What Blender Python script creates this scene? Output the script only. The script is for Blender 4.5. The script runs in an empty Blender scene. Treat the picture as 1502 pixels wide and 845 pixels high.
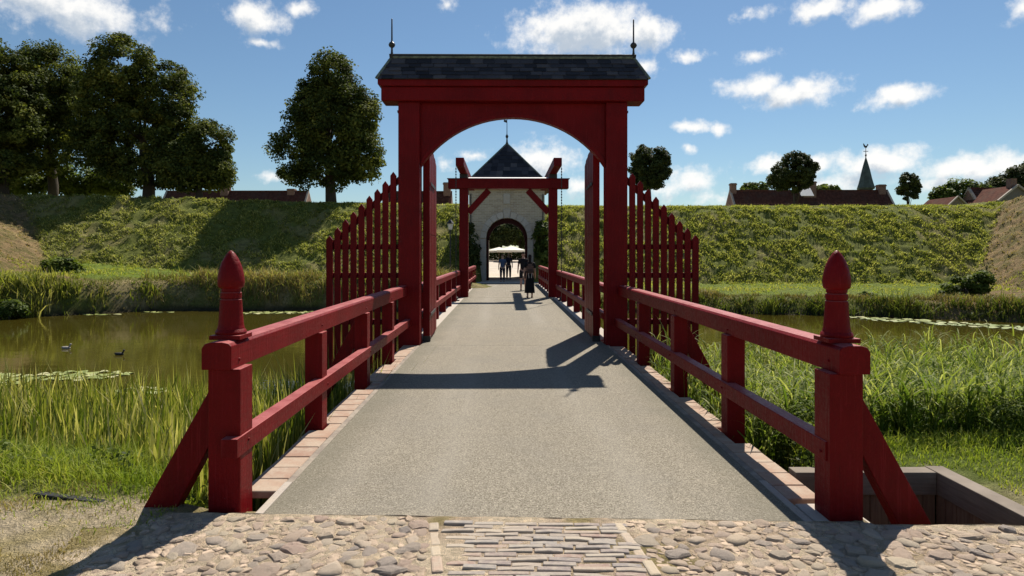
import bpy, bmesh, math, random
import numpy as np
from mathutils import Vector, Matrix, Euler

random.seed(7)
RNG = np.random.default_rng(11)
SC = bpy.context.scene
COL = SC.collection
R = math.radians

# ------------------------------------------------------------------ camera
F_PX, VPX, VPY, EYE = 950.0, 748.0, 373.0, 1.70      # focal length in photo pixels, horizon, eye height
cam_d = bpy.data.cameras.new('camera')
cam = bpy.data.objects.new('camera', cam_d)
COL.objects.link(cam)
cam.location = (0, 0, EYE)
cam.rotation_euler = (R(90), 0, 0)
cam_d.sensor_width = 36
cam_d.lens = F_PX / 1502 * 36
cam_d.shift_x = (751 - VPX) / 1502
cam_d.shift_y = -(422.5 - VPY) / 1502
cam_d.clip_start = 0.05
cam_d.clip_end = 3000
SC.camera = cam

# ------------------------------------------------------------------ light and exposure
SUN_DIR = Vector((0.275, 0.75, 1.0)).normalized()     # towards the sun
SUN_EL = math.asin(SUN_DIR.z)
SUN_AZ = math.atan2(SUN_DIR.x, SUN_DIR.y)             # from +Y towards +X
sun_d = bpy.data.lights.new('sun', 'SUN')
sun_d.energy = 5.0
sun_d.angle = R(0.5)
sun_d.color = (1.0, 0.93, 0.82)
sun = bpy.data.objects.new('sun', sun_d)
COL.objects.link(sun)
sun.rotation_euler = (-SUN_DIR).to_track_quat('-Z', 'Y').to_euler()
SC.view_settings.view_transform = 'Standard'
SC.view_settings.look = 'None'
SC.view_settings.exposure = 0.62
SC.view_settings.gamma = 1.0
SKY_STRENGTH = 0.052

# ------------------------------------------------------------------ node helpers
def nd(nt, typ, ins=None, **attrs):
    n = nt.nodes.new(typ)
    for k, v in attrs.items():
        setattr(n, k, v)
    for k, v in (ins or {}).items():
        s = n.inputs[k]
        if isinstance(v, bpy.types.NodeSocket):
            nt.links.new(v, s)
        else:
            s.default_value = v
    return n

def math_(nt, op, a, b=0.0, c=0.0, clamp=False):
    n = nd(nt, 'ShaderNodeMath', {0: a, 1: b, 2: c}, operation=op)
    n.use_clamp = clamp
    return n.outputs[0]

def vmath(nt, op, a, b=(0, 0, 0)):
    n = nd(nt, 'ShaderNodeVectorMath', {0: a, 1: b}, operation=op)
    return n.outputs['Value'] if op == 'LENGTH' else n.outputs[0]

def maprange(nt, v, a, b, c=0.0, d=1.0, smooth=True):
    n = nt.nodes.new('ShaderNodeMapRange')
    n.interpolation_type = 'SMOOTHSTEP' if smooth else 'LINEAR'
    for i, x in enumerate((v, a, b, c, d)):
        if isinstance(x, bpy.types.NodeSocket):
            nt.links.new(x, n.inputs[i])
        else:
            n.inputs[i].default_value = x
    return n.outputs[0]

def noise(nt, vec, scale, detail=4, rough=0.55, dist=0.0):
    n = nd(nt, 'ShaderNodeTexNoise', {'Scale': scale, 'Detail': detail, 'Roughness': rough, 'Distortion': dist})
    if vec is not None:
        nt.links.new(vec, n.inputs['Vector'])
    return n.outputs[0]

def ramp(nt, fac, stops):
    n = nt.nodes.new('ShaderNodeValToRGB')
    e = n.color_ramp.elements
    while len(e) < len(stops):
        e.new(0.5)
    for el, (p, c) in zip(e, stops):
        el.position = p
        el.color = (c[0], c[1], c[2], 1)
    nt.links.new(fac, n.inputs[0])
    return n.outputs[0]

def mixc(nt, fac, a, b, blend='MIX'):
    n = nt.nodes.new('ShaderNodeMix')
    n.data_type = 'RGBA'
    n.blend_type = blend
    for s, v in ((n.inputs[0], fac), (n.inputs[6], a), (n.inputs[7], b)):
        if isinstance(v, bpy.types.NodeSocket):
            nt.links.new(v, s)
        elif isinstance(v, (int, float)):
            s.default_value = v
        else:
            s.default_value = (v[0], v[1], v[2], 1)
    return n.outputs[2]

def bump(nt, h, strength=0.5, dist=0.01):
    return nd(nt, 'ShaderNodeBump', {'Height': h, 'Strength': strength, 'Distance': dist}).outputs[0]

def mapped(nt, src, scale):
    return nd(nt, 'ShaderNodeMapping', {'Vector': src, 'Scale': scale}).outputs[0]

def newmat(name, col=(0.5, 0.5, 0.5), rough=0.6, spec=0.4):
    m = bpy.data.materials.new(name)
    m.use_nodes = True
    nt = m.node_tree
    b = nt.nodes['Principled BSDF']
    b.inputs['Base Color'].default_value = (*col, 1)
    b.inputs['Roughness'].default_value = rough
    b.inputs['Specular IOR Level'].default_value = spec
    return m, nt, b

def objcoord(nt):
    return nt.nodes.new('ShaderNodeTexCoord').outputs['Object']

def objrand(nt):
    return nt.nodes.new('ShaderNodeObjectInfo').outputs['Random']

# ------------------------------------------------------------------ world: sky and clouds
W = bpy.data.worlds.new('World')
SC.world = W
W.use_nodes = True
wt = W.node_tree
bg = wt.nodes['Background']
sky = wt.nodes.new('ShaderNodeTexSky')
sky.sky_type = 'NISHITA'
sky.sun_disc = False
sky.sun_elevation = SUN_EL
sky.sun_rotation = SUN_AZ
sky.altitude = 0
sky.air_density = 1.1
sky.dust_density = 0.15
sky.ozone_density = 2.2
geo = wt.nodes.new('ShaderNodeTexCoord').outputs['Generated']
sep = nd(wt, 'ShaderNodeSeparateXYZ', {0: geo})
az = math_(wt, 'ARCTAN2', sep.outputs[0], sep.outputs[1])
el = math_(wt, 'ARCSINE', sep.outputs[2])
ae = nd(wt, 'ShaderNodeCombineXYZ', {0: az, 1: el}).outputs[0]
# (azimuth, elevation, half width, half height, density) of each cloud, as photo pixels
CLOUDS = [(95, 8, 125, 40, 1.0), (375, 27, 52, 26, 1.0), (437, 12, 24, 14, .8), (388, 64, 26, 9, .7),
          (855, 45, 130, 44, 1.25), (945, 48, 50, 34, 1.0), (945, 98, 30, 18, .7), (1005, 82, 33, 11, .85),
          (1205, 12, 48, 20, 1.0), (1297, 10, 45, 20, 1.0), (1100, 21, 30, 9, .6), (1112, 84, 32, 10, .5),
          (1110, 126, 58, 21, .95), (1175, 136, 66, 24, 1.0), (1310, 143, 50, 18, 1.05), (1010, 184, 36, 11, .9), (1054, 186, 15, 12, .7),
          (1010, 219, 15, 10, .75), (1000, 268, 60, 26, .75), (1125, 241, 36, 13, .85), (1205, 238, 42, 16, .8), (1290, 240, 85, 22, 1.05),
          (1230, 264, 110, 20, .6), (1440, 247, 85, 24, 1.0), (1400, 268, 80, 18, .6), (1500, 8, 24, 20, .8),
          (790, 240, 60, 40, 1.0), (697, 226, 34, 10, .75), (845, 274, 30, 22, .8), (650, 240, 24, 14, .5),
          (655, 8, 16, 10, .6), (1060, 290, 70, 16, .6), (400, 262, 24, 8, .4)]
warp = nd(wt, 'ShaderNodeTexNoise', {'Scale': 26.0, 'Detail': 4.0, 'Roughness': 0.55, 'Vector': ae})
warpv = vmath(wt, 'MULTIPLY', vmath(wt, 'SUBTRACT', warp.outputs['Color'], (0.5, 0.5, 0.5)), (0.040, 0.026, 0))

def cloud_field(vec):
    cur = None
    for (px, py, rx, ry, k) in CLOUDS:
        a0 = math.atan((px - VPX) / F_PX)
        e0 = math.atan((VPY - py) / math.hypot(F_PX, px - VPX))
        v = vmath(wt, 'MULTIPLY', vmath(wt, 'SUBTRACT', vec, (a0, e0, 0)), (F_PX / rx, F_PX / ry, 0))
        d = math_(wt, 'MULTIPLY_ADD', vmath(wt, 'LENGTH', v), -k, k)
        cur = d if cur is None else math_(wt, 'MAXIMUM', cur, d)
    return cur
aew = vmath(wt, 'ADD', ae, warpv)
fb = noise(wt, ae, 30.0, 9, 0.62)
fbs = math_(wt, 'MULTIPLY_ADD', fb, 1.9, -0.95)
D = cloud_field(aew)
far_mask = math_(wt, 'MAXIMUM', maprange(wt, math_(wt, 'ABSOLUTE', az), 0.74, 0.95), maprange(wt, el, 0.42, 0.6))
gen = maprange(wt, noise(wt, geo, 3.2, 8, 0.55), 0.52, 0.72, -0.5, 0.8)
D2 = math_(wt, 'MAXIMUM', D, math_(wt, 'MULTIPLY_ADD', far_mask, 2.0, math_(wt, 'ADD', gen, -2.0)))
dens = math_(wt, 'ADD', D2, fbs)
cover = maprange(wt, dens, -0.04, 0.78, 0.0, 1.0)
cover = math_(wt, 'MULTIPLY', cover, maprange(wt, el, -0.02, 0.06, 0.0, 1.0))
D_up = cloud_field(vmath(wt, 'ADD', aew, (0.004, 0.020, 0)))
fb_up = noise(wt, vmath(wt, 'ADD', ae, (0.003, 0.012, 0)), 30.0, 9, 0.62)
under = math_(wt, 'ADD', D_up, math_(wt, 'MULTIPLY_ADD', fb_up, 1.9, -0.95))
cshade = maprange(wt, under, 0.30, 1.0, 0.0, 1.0)
ccol = mixc(wt, cshade, (13.2, 13.0, 12.6), (6.6, 7.5, 8.6))
skyc = mixc(wt, 1.0, sky.outputs[0], (0.90, 1.03, 1.10), 'MULTIPLY')
wcol = mixc(wt, math_(wt, 'MULTIPLY', cover, 0.95), skyc, ccol)
wt.links.new(wcol, bg.inputs['Color'])
bg.inputs['Strength'].default_value = SKY_STRENGTH

# ------------------------------------------------------------------ object helpers
def tag(o, label=None, cat=None, group=None, kind=None):
    if label: o['label'] = label
    if cat: o['category'] = cat
    if group: o['group'] = group
    if kind: o['kind'] = kind
    return o

def link(name, me, mat=None, parent=None, loc=(0, 0, 0), rot=(0, 0, 0), bevel=0.0, segs=2):
    o = bpy.data.objects.new(name, me)
    COL.objects.link(o)
    if mat is not None and len(me.materials) == 0:
        me.materials.append(mat)
    if parent is not None: o.parent = parent
    o.location = loc
    o.rotation_euler = rot
    if bevel:
        b = o.modifiers.new('bevel', 'BEVEL')
        b.width = bevel; b.segments = segs; b.limit_method = 'ANGLE'; b.angle_limit = R(40)
    return o

def empty(name, loc=(0, 0, 0), rz=0.0):
    o = bpy.data.objects.new(name, None)
    o.empty_display_size = 0.2
    COL.objects.link(o)
    o.location = loc
    o.rotation_euler = (0, 0, rz)
    return o

class MB:
    """collects shapes, builds ONE mesh object"""
    def __init__(s): s.v, s.f, s.org = [], [], (0, 0, 0)
    def add(s, vs, fs):
        b = len(s.v)
        s.v += [tuple(v) for v in vs]
        s.f += [tuple(i + b for i in f) for f in fs]
        return s
    def box(s, x0, x1, y0, y1, z0, z1):
        if x0 > x1: x0, x1 = x1, x0
        return s.add([(x0,y0,z0),(x1,y0,z0),(x1,y1,z0),(x0,y1,z0),(x0,y0,z1),(x1,y0,z1),(x1,y1,z1),(x0,y1,z1)],
                     [(0,3,2,1),(4,5,6,7),(0,1,5,4),(1,2,6,5),(2,3,7,6),(3,0,4,7)])
    def beam(s, p0, p1, w, h, side=(1, 0, 0)):
        p0, p1 = Vector(p0), Vector(p1)
        d = (p1 - p0).normalized()
        a = Vector(side); a = (a - d * a.dot(d)).normalized()
        b = d.cross(a)
        vs = []
        for p in (p0, p1):
            for i, j in ((-1,-1),(1,-1),(1,1),(-1,1)):
                vs.append(p + a * (i * w / 2) + b * (j * h / 2))
        fs = [(0,1,2,3),(7,6,5,4),(0,4,5,1),(1,5,6,2),(2,6,7,3),(3,7,4,0)]
        return s.add(vs, [f[::-1] for f in fs])
    def prism(s, pts, vec):
        n = len(pts); vec = Vector(vec)
        vs = [Vector(p) for p in pts] + [Vector(p) + vec for p in pts]
        fs = [tuple(range(n))[::-1], tuple(range(n, 2 * n))] + [(i, (i+1) % n, n + (i+1) % n, n + i) for i in range(n)]
        return s.add(vs, fs)
    def lathe(s, prof, c=(0, 0, 0), n=16, sq=0.0):
        vs, fs = [], []
        for r, z in prof:
            for k in range(n):
                a = 2 * math.pi * k / n
                vs.append((c[0] + r * math.cos(a), c[1] + r * math.sin(a), c[2] + z))
        m = len(prof)
        for i in range(m - 1):
            for k in range(n):
                k2 = (k + 1) % n
                fs.append((i*n + k, i*n + k2, (i+1)*n + k2, (i+1)*n + k))
        fs.append(tuple(range(n))[::-1]); fs.append(tuple((m-1)*n + k for k in range(n)))
        return s.add(vs, fs)
    def tube(s, pts, radii, n=8):
        pts = [Vector(p) for p in pts]
        vs, fs = [], []
        for i, p in enumerate(pts):
            d = (pts[min(i+1, len(pts)-1)] - pts[max(i-1, 0)])
            d = d.normalized() if d.length > 1e-9 else Vector((0, 0, 1))
            a = Vector((1, 0, 0)) if abs(d.x) < 0.8 else Vector((0, 1, 0))
            a = (a - d * a.dot(d)).normalized(); b = d.cross(a)
            r = radii[i] if isinstance(radii, (list, tuple)) else radii
            for k in range(n):
                t = 2 * math.pi * k / n
                vs.append(p + a * (r * math.cos(t)) + b * (r * math.sin(t)))
        for i in range(len(pts) - 1):
            for k in range(n):
                k2 = (k + 1) % n
                fs.append((i*n + k, i*n + k2, (i+1)*n + k2, (i+1)*n + k))
        fs.append(tuple(range(n))[::-1]); fs.append(tuple((len(pts)-1)*n + k for k in range(n)))
        return s.add(vs, fs)
    def mesh(s, name, smooth=False):
        me = bpy.data.meshes.new(name)
        o = s.org
        me.from_pydata([(v[0]-o[0], v[1]-o[1], v[2]-o[2]) for v in s.v], [], s.f)
        me.validate()
        bm = bmesh.new(); bm.from_mesh(me)
        bmesh.ops.recalc_face_normals(bm, faces=bm.faces)
        bm.to_mesh(me); bm.free()
        if smooth:
            me.polygons.foreach_set('use_smooth', [True] * len(me.polygons))
        me.update()
        return me
    def build(s, name, mat, parent=None, bevel=0.0, smooth=False, loc=(0, 0, 0), rot=(0, 0, 0), segs=2):
        return link(name, s.mesh(name, smooth), mat, parent, loc, rot, bevel, segs)

def mass_mesh(name, V, Q, tint=None, col=None, smooth=False):
    """V (n,3), Q (m,4 or 3) numpy -> mesh with float attribute 'tint' per point"""
    V = np.asarray(V, np.float32); Q = np.asarray(Q, np.int32)
    k = Q.shape[1]
    me = bpy.data.meshes.new(name)
    me.vertices.add(len(V)); me.vertices.foreach_set('co', V.ravel())
    me.loops.add(Q.size); me.loops.foreach_set('vertex_index', Q.ravel())
    me.polygons.add(len(Q)); me.polygons.foreach_set('loop_start', np.arange(0, Q.size, k, dtype=np.int32))
    if smooth: me.polygons.foreach_set('use_smooth', np.ones(len(Q), bool))
    me.update(calc_edges=True)
    if tint is not None:
        a = me.attributes.new('tint', 'FLOAT', 'POINT'); a.data.foreach_set('value', np.asarray(tint, np.float32))
    if col is not None:
        a = me.attributes.new('col', 'FLOAT_COLOR', 'POINT')
        c4 = np.ones((len(V), 4), np.float32); c4[:, :3] = col
        a.data.foreach_set('color', c4.ravel())
    return me

# numpy value noise
def _hash(ix, iy, seed):
    h = (ix.astype(np.int64) * 374761393 + iy.astype(np.int64) * 668265263 + seed * 974634777) & 0xFFFFFFFF
    h = ((h ^ (h >> 13)) * 1274126177) & 0xFFFFFFFF
    return ((h ^ (h >> 16)) & 0xFFFF) / 65535.0
def vnoise(x, y, seed=0):
    ix, iy = np.floor(x), np.floor(y)
    fx, fy = x - ix, y - iy
    fx, fy = fx*fx*(3-2*fx), fy*fy*(3-2*fy)
    a, b = _hash(ix, iy, seed), _hash(ix+1, iy, seed)
    c, d = _hash(ix, iy+1, seed), _hash(ix+1, iy+1, seed)
    return (a*(1-fx)+b*fx)*(1-fy) + (c*(1-fx)+d*fx)*fy
def fbm(x, y, seed=0, octs=4, gain=0.5):
    s, amp, tot = 0.0, 1.0, 0.0
    for o in range(octs):
        s = s + amp * vnoise(x * 2**o, y * 2**o, seed + o * 17); tot += amp; amp *= gain
    return s / tot
def sstep(a, b, x):
    t = np.clip((x - a) / (b - a), 0, 1); return t*t*(3-2*t)

def at(px, py, Y):
    """world X and Z of a photo pixel at distance Y"""
    return (px - VPX) * Y / F_PX, EYE + (VPY - py) * Y / F_PX

# ------------------------------------------------------------------ materials
def paint(name, base, chips=True):
    m, nt, b = newmat(name, base, 0.40, 0.10)
    oc = objcoord(nt)
    rnd = objrand(nt)
    vec = nd(nt, 'ShaderNodeVectorMath', {0: oc, 1: rnd}, operation='ADD').outputs[0]
    n1 = noise(nt, vec, 1.7, 5, 0.6)
    n2 = noise(nt, vec, 38, 4, 0.65)
    n3 = noise(nt, mapped(nt, vec, (42, 42, 3)), 1.0, 4, 0.6)
    n4 = noise(nt, mapped(nt, vec, (30, 2.2, 30)), 1.0, 4, 0.6)
    dark = tuple(c * 0.72 for c in base)
    pale = (min(1, base[0]*1.2+.01), base[1]*1.6+.004, base[2]*1.6+.004)
    c = mixc(nt, maprange(nt, n1, 0.3, 0.72), dark, base)
    c = mixc(nt, maprange(nt, n2, 0.52, 0.8, 0, 0.55), c, pale)
    grime = maprange(nt, noise(nt, mapped(nt, vec, (5, 5, 1.6)), 1.0, 6, 0.7), 0.50, 0.74, 0, 0.55)
    c = mixc(nt, grime, c, tuple(x * 0.45 + .004 for x in base))
    grain = maprange(nt, noise(nt, mapped(nt, vec, (60, 60, 2.2)), 1.0, 3, 0.6), 0.55, 0.7, 0, 0.4)
    c = mixc(nt, grain, c, (base[0] * 1.35, base[1] * 3.5, base[2] * 3.0))
    if chips:
        ch = maprange(nt, noise(nt, vec, 21, 6, 0.7), 0.70, 0.735)
        c = mixc(nt, math_(nt, 'MULTIPLY', ch, 0.5), c, (0.26, 0.10, 0.08))
        crack = maprange(nt, n3, 0.66, 0.72)
        c = mixc(nt, math_(nt, 'MULTIPLY', crack, 0.45), c, tuple(x * 0.35 for x in base))
    # bright sunlit tops put into the colour: paint lightens on upward faces
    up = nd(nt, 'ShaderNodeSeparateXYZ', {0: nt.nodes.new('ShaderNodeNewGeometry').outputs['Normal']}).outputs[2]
    top_light = math_(nt, 'MULTIPLY', maprange(nt, up, 0.75, 0.95), maprange(nt, noise(nt, vec, 5, 5, 0.65), 0.25, 0.6, 0.45, 1.0))
    c = mixc(nt, math_(nt, 'MULTIPLY', top_light, 0.8), c, (0.40, 0.13, 0.125))
    nt.links.new(c, b.inputs['Base Color'])
    nt.links.new(maprange(nt, n2, 0.3, 0.75, 0.36, 0.6), b.inputs['Roughness'])
    h = math_(nt, 'ADD', math_(nt, 'ADD', n3, n4), math_(nt, 'MULTIPLY', n2, 0.5))
    nt.links.new(bump(nt, h, 0.5, 0.008), b.inputs['Normal'])
    return m

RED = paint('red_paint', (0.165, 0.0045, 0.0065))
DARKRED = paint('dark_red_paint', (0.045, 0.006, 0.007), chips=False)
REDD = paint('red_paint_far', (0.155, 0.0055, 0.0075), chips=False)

def wood(name, a, c, scale=(3, 40, 40), rough=0.8):
    m, nt, b = newmat(name, a, rough, 0.2)
    oc = objcoord(nt)
    vec = nd(nt, 'ShaderNodeVectorMath', {0: oc, 1: objrand(nt)}, operation='ADD').outputs[0]
    n1 = noise(nt, mapped(nt, vec, scale), 1.0, 6, 0.6)
    n2 = noise(nt, vec, 3.0, 4, 0.6)
    col = mixc(nt, maprange(nt, n1, 0.3, 0.7), a, c)
    col = mixc(nt, maprange(nt, n2, 0.4, 0.75, 0, 0.6), col, tuple(x * 0.55 for x in a))
    col = mixc(nt, math_(nt, 'MULTIPLY', objrand(nt), 0.45), col, tuple(x * 0.6 for x in c))
    nt.links.new(col, b.inputs['Base Color'])
    nt.links.new(bump(nt, n1, 0.5, 0.006), b.inputs['Normal'])
    return m
GREYWOOD = wood('weathered_wood', (0.30, 0.26, 0.22), (0.42, 0.38, 0.33), (3, 3, 40))
GREYWOODX = wood('weathered_beam', (0.15, 0.118, 0.09), (0.28, 0.23, 0.185), (2.5, 2.5, 40))
PLANKWOOD = wood('brown_plank', (0.17, 0.11, 0.075), (0.25, 0.18, 0.12), (40, 40, 3))
BLACKWOOD = wood('tarred_wood', (0.02, 0.02, 0.02), (0.05, 0.05, 0.05), (4, 40, 40))

def stone(name, stops, scale=9.0, bstr=0.5, rough=0.85, bdist=0.01):
    m, nt, b = newmat(name, stops[0], rough, 0.25)
    oc = objcoord(nt)
    vec = nd(nt, 'ShaderNodeVectorMath', {0: oc, 1: objrand(nt)}, operation='ADD').outputs[0]
    rnd = objrand(nt)
    k = len(stops)
    base = ramp(nt, rnd, [((i + .5) / k, s) for i, s in enumerate(stops)])
    n1 = noise(nt, vec, scale, 6, 0.65)
    n2 = noise(nt, vec, scale * 9, 4, 0.7)
    c = mixc(nt, maprange(nt, n1, 0.35, 0.7, 0, 0.6), base, (0.42, 0.36, 0.28), 'MIX')
    c = mixc(nt, maprange(nt, n2, 0.5, 0.8, 0, 0.5), c, (0.10, 0.09, 0.08))
    nt.links.new(c, b.inputs['Base Color'])
    nt.links.new(bump(nt, math_(nt, 'ADD', n1, math_(nt, 'MULTIPLY', n2, 0.5)), bstr, bdist), b.inputs['Normal'])
    return m
COBBLE = stone('cobble_stone', [(.46,.37,.27),(.42,.30,.23),(.33,.27,.22),(.54,.44,.31),(.38,.26,.21),(.50,.39,.28),(.24,.20,.185),(.52,.41,.31)], 22, 0.9)
CLINKER = stone('clinker_brick', [(.29,.24,.20),(.34,.28,.23),(.23,.20,.19),(.30,.20,.16),(.38,.32,.25),(.27,.24,.22)], 30, 0.7, bdist=.006)
TILE = stone('edge_tile', [(.34,.215,.15),(.31,.20,.145),(.36,.25,.18),(.29,.175,.125)], 7, 0.25, bdist=.004)
PALESTONE = stone('pale_stone', [(.38,.33,.28),(.41,.36,.31),(.35,.30,.26)], 6, 0.3, bdist=.006)
DARKKERB = stone('dark_kerb', [(.17,.145,.12),(.20,.165,.135)], 6, 0.3, bdist=.006)
SURROUND = stone('arch_stone', [(.50,.48,.45),(.56,.53,.49),(.46,.44,.41)], 5, 0.3, bdist=.01)

def slate_mat():
    m, nt, b = newmat('slate', (0.03, 0.033, 0.043), 0.65, 0.2)
    oc = objcoord(nt); rnd = objrand(nt)
    base = ramp(nt, rnd, [(0, (.013,.015,.022)), (.45, (.028,.031,.042)), (.8, (.045,.048,.062)), (1, (.075,.075,.085))])
    n = noise(nt, oc, 16, 6, 0.65)
    c = mixc(nt, maprange(nt, n, 0.52, 0.78, 0, 0.5), base, (0.055, 0.055, 0.05))
    nt.links.new(c, b.inputs['Base Color'])
    nt.links.new(maprange(nt, n, 0.3, 0.7, 0.6, 0.85), b.inputs['Roughness'])
    nt.links.new(bump(nt, n, 0.5, 0.006), b.inputs['Normal'])
    return m
SLATE = slate_mat()
LEAD, _nt, _b = newmat('green_lead', (0.13, 0.17, 0.14), 0.55, 0.5)
_n = noise(_nt, objcoord(_nt), 12, 5, 0.6)
_nt.links.new(mixc(_nt, maprange(_nt, _n, .35, .7), (0.07, 0.09, 0.08), (0.18, 0.23, 0.18)), _b.inputs['Base Color'])
IRON, _nt, _b = newmat('black_iron', (0.018, 0.018, 0.02), 0.5, 0.5)
_nt.links.new(maprange(_nt, noise(_nt, objcoord(_nt), 25, 4), .3, .7, .35, .7), _b.inputs['Roughness'])
ZINC, _nt, _b = newmat('zinc', (0.62, 0.61, 0.6), 0.5, 0.5)
_nt.links.new(mixc(_nt, noise(_nt, objcoord(_nt), 6, 4), (.5,.48,.46), (.74,.71,.7)), _b.inputs['Base Color'])

def asphalt():
    m, nt, b = newmat('gritted_deck', (0.25, 0.23, 0.2), 0.9, 0.2)
    oc = objcoord(nt)
    vor = nd(nt, 'ShaderNodeTexVoronoi', {'Vector': oc, 'Scale': 135.0, 'Randomness': 1.0}).outputs['Color']
    vs = nd(nt, 'ShaderNodeSeparateColor', {0: vor}).outputs[0]
    n1 = noise(nt, oc, 60, 4, 0.75)
    n2 = noise(nt, oc, 1.1, 5, 0.6)
    n3 = noise(nt, mapped(nt, oc, (1.0, 0.10, 1)), 1.8, 4, 0.55)
    n4 = noise(nt, oc, 9, 5, 0.7)
    c = ramp(nt, vs, [(0.0, (.090,.077,.056)), (.35, (.185,.162,.122)), (.75, (.275,.243,.188)), (1, (.40,.355,.28))])
    c = mixc(nt, maprange(nt, n1, 0.40, 0.75, 0, 0.45), c, (0.25, 0.22, 0.172))
    c = mixc(nt, maprange(nt, n2, 0.42, 0.7, 0, 0.32), c, (0.18, 0.165, 0.14))
    c = mixc(nt, maprange(nt, n3, 0.5, 0.75, 0, 0.18), c, (0.33, 0.30, 0.25))
    c = mixc(nt, maprange(nt, n4, 0.60, 0.74, 0, 0.35), c, (0.12, 0.108, 0.09))
    sx = math_(nt, 'ABSOLUTE', nd(nt, 'ShaderNodeSeparateXYZ', {0: oc}).outputs[0])
    edge = math_(nt, 'MULTIPLY', maprange(nt, math_(nt, 'ADD', sx, math_(nt, 'MULTIPLY', n2, .5)), 1.55, 1.95), 0.45)
    c = mixc(nt, edge, c, (0.13, 0.12, 0.085))
    worn = math_(nt, 'MULTIPLY', maprange(nt, math_(nt, 'ABSOLUTE', math_(nt, 'SUBTRACT', sx, 0.72)), 0.32, 0.05), maprange(nt, n3, 0.4, 0.65, 0.05, 0.22))
    c = mixc(nt, worn, c, (0.34, 0.31, 0.26))
    spots = maprange(nt, noise(nt, oc, 3.3, 3, 0.5), 0.70, 0.74, 0, 0.35)
    c = mixc(nt, spots, c, (0.10, 0.09, 0.075))
    nt.links.new(c, b.inputs['Base Color'])
    nt.links.new(bump(nt, math_(nt, 'ADD', vs, n1), 0.8, 0.004), b.inputs['Normal'])
    return m
DECK = asphalt()

def brickmat(name, c1, c2, mortar, scale, bw=0.22, rh=0.07):
    m, nt, b = newmat(name, c1, 0.9, 0.2)
    oc = objcoord(nt)
    sp = nd(nt, 'ShaderNodeSeparateXYZ', {0: oc})
    vec = nd(nt, 'ShaderNodeCombineXYZ', {0: math_(nt, 'ADD', sp.outputs[0], sp.outputs[1]), 1: sp.outputs[2]}).outputs[0]
    br = nd(nt, 'ShaderNodeTexBrick', {'Vector': vec, 'Color1': (*c1, 1), 'Color2': (*c2, 1), 'Mortar': (*mortar, 1), 'Scale': scale,
            'Mortar Size': 0.012, 'Bias': 0.0, 'Brick Width': bw, 'Row Height': rh})
    n = noise(nt, oc, 1.6, 6, 0.65)
    n2 = noise(nt, oc, 14, 5, 0.7)
    c = mixc(nt, maprange(nt, n, 0.42, 0.75, 0, 0.45), br.outputs[0], tuple(x * .6 for x in c1))
    c = mixc(nt, maprange(nt, n2, 0.5, 0.75, 0, 0.5), c, tuple(min(1, x * 1.35) for x in c2))
    nt.links.new(c, b.inputs['Base Color'])
    nt.links.new(bump(nt, math_(nt, 'ADD', br.outputs[1], n2), 0.5, 0.02), b.inputs['Normal'])
    return m
GATEBRICK = brickmat('gatehouse_brick', (0.50, 0.43, 0.33), (0.36, 0.30, 0.23), (0.56, 0.52, 0.44), 1.0, 0.34, 0.11)
HOUSEBRICK = brickmat('house_brick', (0.22, 0.12, 0.085), (0.16, 0.085, 0.065), (0.26, 0.22, 0.18), 1.0, 0.3, 0.1)
PAVE = brickmat('courtyard_paving', (0.50, 0.43, 0.35), (0.44, 0.37, 0.31), (0.5, 0.45, 0.38), 1.0, 0.3, 0.15)

def tilemat():
    m, nt, b = newmat('clay_roof_tile', (0.2, 0.08, 0.05), 0.9, 0.03)
    oc = objcoord(nt)
    n = noise(nt, oc, 3.5, 6, 0.7); n2 = noise(nt, oc, 0.7, 4, 0.6)
    c = ramp(nt, n, [(.3, (.05,.023,.018)), (.5, (.095,.038,.027)), (.72, (.14,.065,.045))])
    c = mixc(nt, maprange(nt, n2, .45, .7, 0, .5), c, (0.09, 0.065, 0.05))
    nt.links.new(c, b.inputs['Base Color'])
    return m
CLAY = tilemat()

def leafmat(name, stops, trans=0.35, rough=0.6, spec=0.10):
    m = bpy.data.materials.new(name); m.use_nodes = True
    nt = m.node_tree
    for n in list(nt.nodes): nt.nodes.remove(n)
    out = nt.nodes.new('ShaderNodeOutputMaterial')
    at_ = nt.nodes.new('ShaderNodeAttribute'); at_.attribute_name = 'tint'
    k = len(stops)
    c = ramp(nt, at_.outputs['Fac'], [(i / max(1, k - 1), s) for i, s in enumerate(stops)])
    b = nd(nt, 'ShaderNodeBsdfPrincipled', {'Base Color': c, 'Roughness': rough, 'Specular IOR Level': spec})
    tr = nd(nt, 'ShaderNodeBsdfTranslucent', {'Color': mixc(nt, 1.0, c, (1.45, 1.5, 0.7), 'MULTIPLY')})
    mx = nd(nt, 'ShaderNodeMixShader', {0: trans, 1: b.outputs[0], 2: tr.outputs[0]})
    nt.links.new(mx.outputs[0], out.inputs[0])
    return m
LIME = leafmat('lime_leaves', [(.026,.038,.011), (.052,.070,.017), (.115,.135,.028), (.25,.245,.055)], 0.26, 0.7, 0.08)
DARKLEAF = leafmat('dark_leaves', [(.026,.036,.013), (.045,.058,.018), (.07,.085,.026), (.10,.12,.04)], 0.2, 0.65, 0.1)
BUSHLEAF = leafmat('bush_leaves', [(.04,.06,.014), (.075,.105,.02), (.12,.155,.03), (.18,.21,.05)], 0.36, .6, .12)
CATTAIL = leafmat('cattail_blades', [(.055,.085,.014), (.12,.15,.022), (.24,.235,.06), (.50,.44,.22)], 0.42)
REED = leafmat('common_reed', [(.04,.075,.014), (.09,.14,.02), (.20,.235,.055), (.42,.42,.19)], 0.42)
TURF = leafmat('turf_blades', [(.075,.095,.02), (.165,.19,.04), (.30,.31,.085), (.50,.47,.20)], 0.34)
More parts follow.
